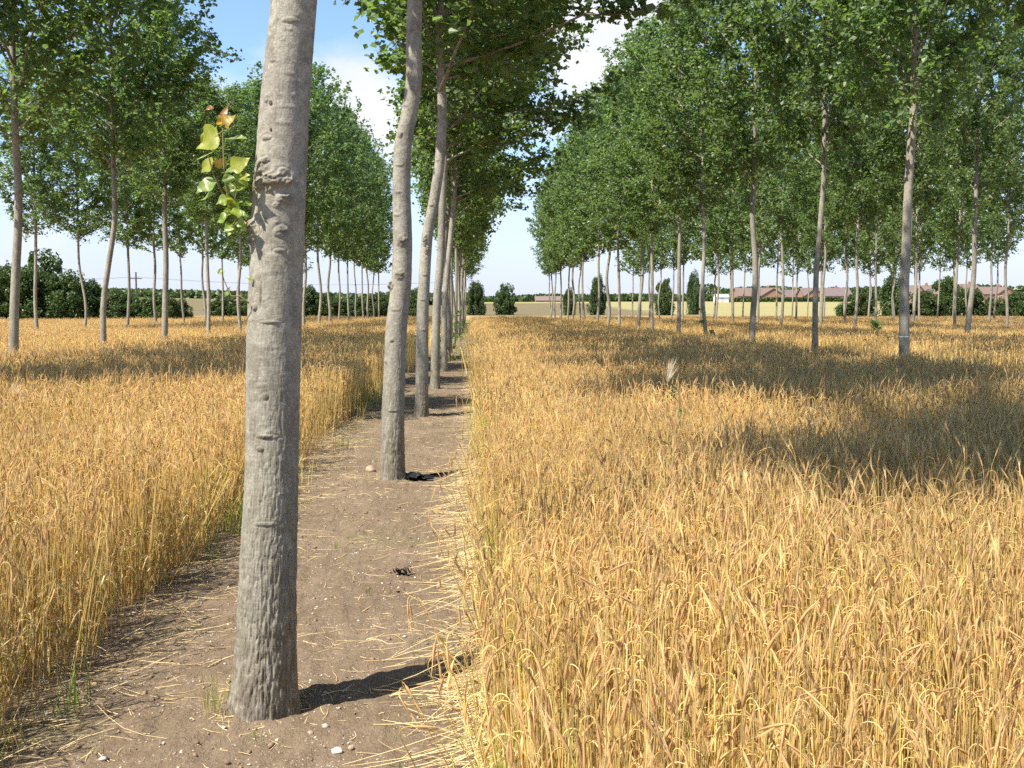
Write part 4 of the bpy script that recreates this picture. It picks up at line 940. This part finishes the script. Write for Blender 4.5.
for i, (x, w, t, lab) in enumerate(((846, 26, 303, 'low shrub in front of the houses at the hedge left end'), (862, 30, 288, 'shrub below the middle house roofs'), (893, 34, 277, 'tall shrub left of the wavy white-ringed trunk'), (922, 34, 292, 'broad rounded shrub right of the wavy white-ringed trunk'), (947, 36, 278, 'tallest shrub of the right boundary hedge'), (972, 30, 289, 'shrub behind the second-row trunk at the far right'), (992, 30, 298, 'low shrub below the rightmost brick gable'), (1014, 30, 294, 'shrub second from the right frame edge'), (1038, 34, 290, 'shrub cut by the right frame edge'))):
    bush(x, 150, w, t, lab, HG3, i + 1)

# far wood along the skyline: one mass
def treeline():
    q = np.random.default_rng(90); mb = MB()
    for (x0, x1, Y, t0, amp, n) in ((-20, 470, 430, 303, 5, 5200), (440, 600, 560, 299, 6, 2200), (520, 760, 470, 296, 7, 4200), (700, 1070, 520, 287, 6, 5000), (380, 480, 300, 300, 3, 900)):
        px = q.uniform(x0, x1, n); a = at_y(512, 310, Y)
        X = np.array([at_y(v, 310, Y)[0] for v in (x0, x1)]); x = np.interp(px, (x0, x1), X); gz = land_z(x, np.full(n, float(Y)))
        top = np.array([at_y(512, t0, Y)[2]])[0]; prof_ = fbm(np.stack([x * .055, 0 * x + Y, 0 * x], -1), 4)
        h = np.maximum(3.0, (top - gz) * (.62 + .8 * prof_)); z = gz + h * q.uniform(.02, 1, n) ** .7
        P = np.stack([x, Y + q.normal(size=n) * 6, z], -1); V_, F_ = leaf_quads(P, q, 2.0, .4); t = np.clip(q.normal(.4, .25, n), 0, 1); mb.add(V_, F_, np.repeat(np.stack([t, t, t], 1), 4, 0))
    return put('distant_woods', mb.mesh('distant_woods', M_SHRUB, False, True))
tag(treeline(), 'distant dark woodland along the skyline', 'woodland', kind='stuff')
# clipped hedge line in front of the houses
def hedge():
    q = np.random.default_rng(91); mb = MB(); n = 5200; a = at_y(728, 305, 350); b = at_y(872, 305, 350); t = q.uniform(0, 1, n)
    x = a[0] + (b[0] - a[0]) * t; gz = land_z(x, np.full(n, 350.0)); P = np.stack([x, 350 + q.uniform(-.8, .8, n), gz + q.uniform(0, 1.5, n)], -1)
    V_, F_ = leaf_quads(P, q, .55, .4); tt = np.clip(q.normal(.7, .25, n), 0, 1); mb.add(V_, F_, np.repeat(np.stack([tt, tt, tt], 1), 4, 0)); return put('hedge', mb.mesh('hedge', M_SHRUB, False, True))
tag(hedge(), 'long clipped green hedge in front of the brick houses', 'hedge')

# ------------------------------------------------------------------ houses
def house(px0, px1, top_y, eave_y, base_y, Y, label, depth=8, gable=None, roof=M_ROOF, rz=0, chimney=True):
    a, b = at_y(px0, base_y, Y), at_y(px1, base_y, Y); w = b[0] - a[0]; gz = float(land_z(np.array(a[0]), np.array(Y)))
    he = at_y(px0, eave_y, Y)[2] - gz; ht = at_y(px0, top_y, Y)[2] - gz
    root = empty('brick_house', ((a[0] + b[0]) / 2, Y, gz), R(rz)); tag(root, label, 'house', 'brick houses beyond the right fields' if px0 > 700 else None); hw, d = w / 2, depth
    m = MB(); V_, F_ = box(-hw, hw, 0, d, -1, he); m.add(V_, F_)
    m.add([(-hw, 0, he), (-hw, d, he), (-hw, d / 2, ht - .1)], [(0, 1, 2)]); m.add([(hw, 0, he), (hw, d, he), (hw, d / 2, ht - .1)], [(0, 1, 2)])
    gables = gable or []
    for (gx, gw) in gables:
        V_, F_ = box(gx - gw, gx + gw, -1.6, .5, -1, he + .15); m.add(V_, F_); m.add([(gx - gw, -1.6, he + .15), (gx + gw, -1.6, he + .15), (gx, -1.6, ht - .35)], [(0, 1, 2)])
    put('wall', m.mesh('wall', M_BRICK, False), root)
    rf = MB(); o = .35; th = .18
    for s in (0, 1):
        y0, y1 = (-o, d / 2) if s == 0 else (d + o, d / 2); z0 = he - .15
        rf.add([(-hw - o, y0, z0), (hw + o, y0, z0), (hw + o, y1, ht), (-hw - o, y1, ht), (-hw - o, y0, z0 + th), (hw + o, y0, z0 + th), (hw + o, y1, ht + th), (-hw - o, y1, ht + th)], [(0, 1, 2, 3), (4, 5, 6, 7), (0, 1, 5, 4), (3, 0, 4, 7), (1, 2, 6, 5)])
    for (gx, gw) in gables:
        for s in (-1, 1):
            e = (gw + .3) * s
            rf.add([(gx + e, -1.95, he), (gx, -1.95, ht - .2), (gx, d / 2, ht - .2), (gx + e, 1.5, he), (gx + e, -1.95, he + th), (gx, -1.95, ht - .2 + th), (gx, d / 2, ht - .2 + th), (gx + e, 1.5, he + th)], [(0, 1, 2, 3), (4, 5, 6, 7), (0, 1, 5, 4), (3, 0, 4, 7)])
    ro = put('roof', rf.mesh('roof', roof, False), root)
    if chimney:
        c = MB(); V_, F_ = box(hw * .5 - .4, hw * .5 + .4, d / 2 - .4, d / 2 + .4, ht - .8, ht + .9); c.add(V_, F_); V_, F_ = tube([(hw * .5, d / 2, ht + .9), (hw * .5, d / 2, ht + 1.3)], [.16, .13], 8); c.add(V_, F_); put('chimney', c.mesh('chimney', M_BRICK, False), ro)
    n = max(2, int(w / 3.2)); 
    for i in range(n):
        x = -hw + w * (i + .5) / n; yw = 0
        for (gx, gw) in gables:
            if abs(x - gx) < gw + .2: yw = -1.6
        for zz in ((.9, 2.0),) if he < 4 else ((.9, 2.0), (3.3, 4.4)):
            if zz[1] > he - .1: continue
            fr = MB(); V_, F_ = box(x - .65, x + .65, yw - .06, yw + .02, *zz); fr.add(V_, F_); f_ = put('window', fr.mesh('window', M_WHITE, False), root)
            pn = MB()
            for (p0, p1) in ((-.56, -.04), (.04, .56)): V_, F_ = box(x + p0, x + p1, yw - .075, yw - .055, zz[0] + .1, zz[1] - .1); pn.add(V_, F_)
            put('pane', pn.mesh('pane', M_GLASS, False), f_)
    return root
house(738, 782, 288, 296, 302, 385, 'long brick house with a wide front gable, leftmost of the right-hand group', gable=[(4.5, 4.2)], depth=9)
house(786, 801, 290, 297, 302, 400, 'small brick house in the gap between two larger gabled houses', depth=8, roof=M_ROOF2)
house(804, 852, 288, 296, 302, 385, 'long brick house with a gable at its left end and white windows', gable=[(-5.6, 3.4)], depth=9, roof=M_ROOF2)
house(911, 938, 285.5, 294, 303, 370, 'brick house with broad roof right of the wavy white-ringed trunk', gable=[(-2.6, 2.4)], depth=9)
house(955, 981, 284, 293, 303, 375, 'brick house whose brown roof shows between shrubs near the right edge', depth=9)
house(984, 1012, 287, 294, 303, 360, 'rightmost brick house with a red gable wall', gable=[(2.4, 3.0)], depth=9)
house(536, 562, 296.5, 300.5, 306, 420, 'low pink brick house seen through the gap between the tree rows', depth=8, roof=simple('pink_tiles', (.18, .13, .115), .85), chimney=False)
# white shed
p = at_y(722, 305, 345); gz = float(land_z(np.array(p[0]), np.array(345.0))); root = empty('shed', (p[0], 345, gz)); tag(root, 'small white shed at the far field edge left of the houses', 'shed')
m = MB(); V_, F_ = box(-2.2, 2.2, 0, 3, -.5, 1.7); m.add(V_, F_); m.add([(-2.2, 0, 1.7), (-2.2, 3, 1.7), (-2.2, 1.5, 2.5)], [(0, 1, 2)]); m.add([(2.2, 0, 1.7), (2.2, 3, 1.7), (2.2, 1.5, 2.5)], [(0, 1, 2)]); put('wall', m.mesh('wall', M_WHITE, False), root)
m = MB()
for y0 in (-.3, 3.3): m.add([(-2.4, y0, 1.6), (2.4, y0, 1.6), (2.4, 1.5, 2.62), (-2.4, 1.5, 2.62), (-2.4, y0, 1.7), (2.4, y0, 1.7), (2.4, 1.5, 2.72), (-2.4, 1.5, 2.72)], [(0, 1, 2, 3), (4, 5, 6, 7), (0, 1, 5, 4), (0, 3, 7, 4), (1, 2, 6, 5)])
put('roof', m.mesh('roof', simple('shed_felt', (.45, .42, .40), .8), False), root)
m = MB(); V_, F_ = box(-.5, .5, -.06, .02, -.2, 1.5); m.add(V_, F_); put('door', m.mesh('door', simple('shed_door', (.5, .48, .45), .6), False), root)

# telegraph pole with two wires
Yp = 150; p = at_y(136.5, 300, Yp); top = at_y(136.5, 272, Yp)[2]; root = empty('telegraph_pole', (p[0], Yp, 0)); tag(root, 'dark telegraph pole with a crossarm above the left hedge', 'telegraph pole')
m = MB(); V_, F_ = tube([(0, 0, -.5), (0, 0, top)], [.16, .11], 10); m.add(V_, F_); put('pole', m.mesh('pole', M_WOOD), root)
zc = at_y(136.5, 278.5, Yp)[2]; m = MB(); V_, F_ = box(-.85, .85, -.20, -.09, zc - .07, zc + .07); m.add(V_, F_); m.add(*box(-.03, .03, -.17, -.1, zc - .5, zc - .07)); put('crossarm', m.mesh('crossarm', M_WOOD, False), root)
for s in (-.75, -.35, .35, .75):
    m = MB(); V_, F_ = tube([(s, -.145, zc + .07), (s, -.145, zc + .14), (s, -.145, zc + .22)], [.03, .05, .02], 8); m.add(V_, F_); put('insulator', m.mesh('insulator', M_WHITE), root)
for s in (-.75, .75):
    m = MB(); t = np.linspace(-1, 1, 31); Q = np.stack([s + t * 48, -.145 + t * 14, zc + .21 - .9 * (1 - (2 * np.abs(t) - 1) ** 2)], -1); V_, F_ = tube(Q, .010, 4); m.add(V_, F_); put('wire', m.mesh('wire', M_WIRE), root)
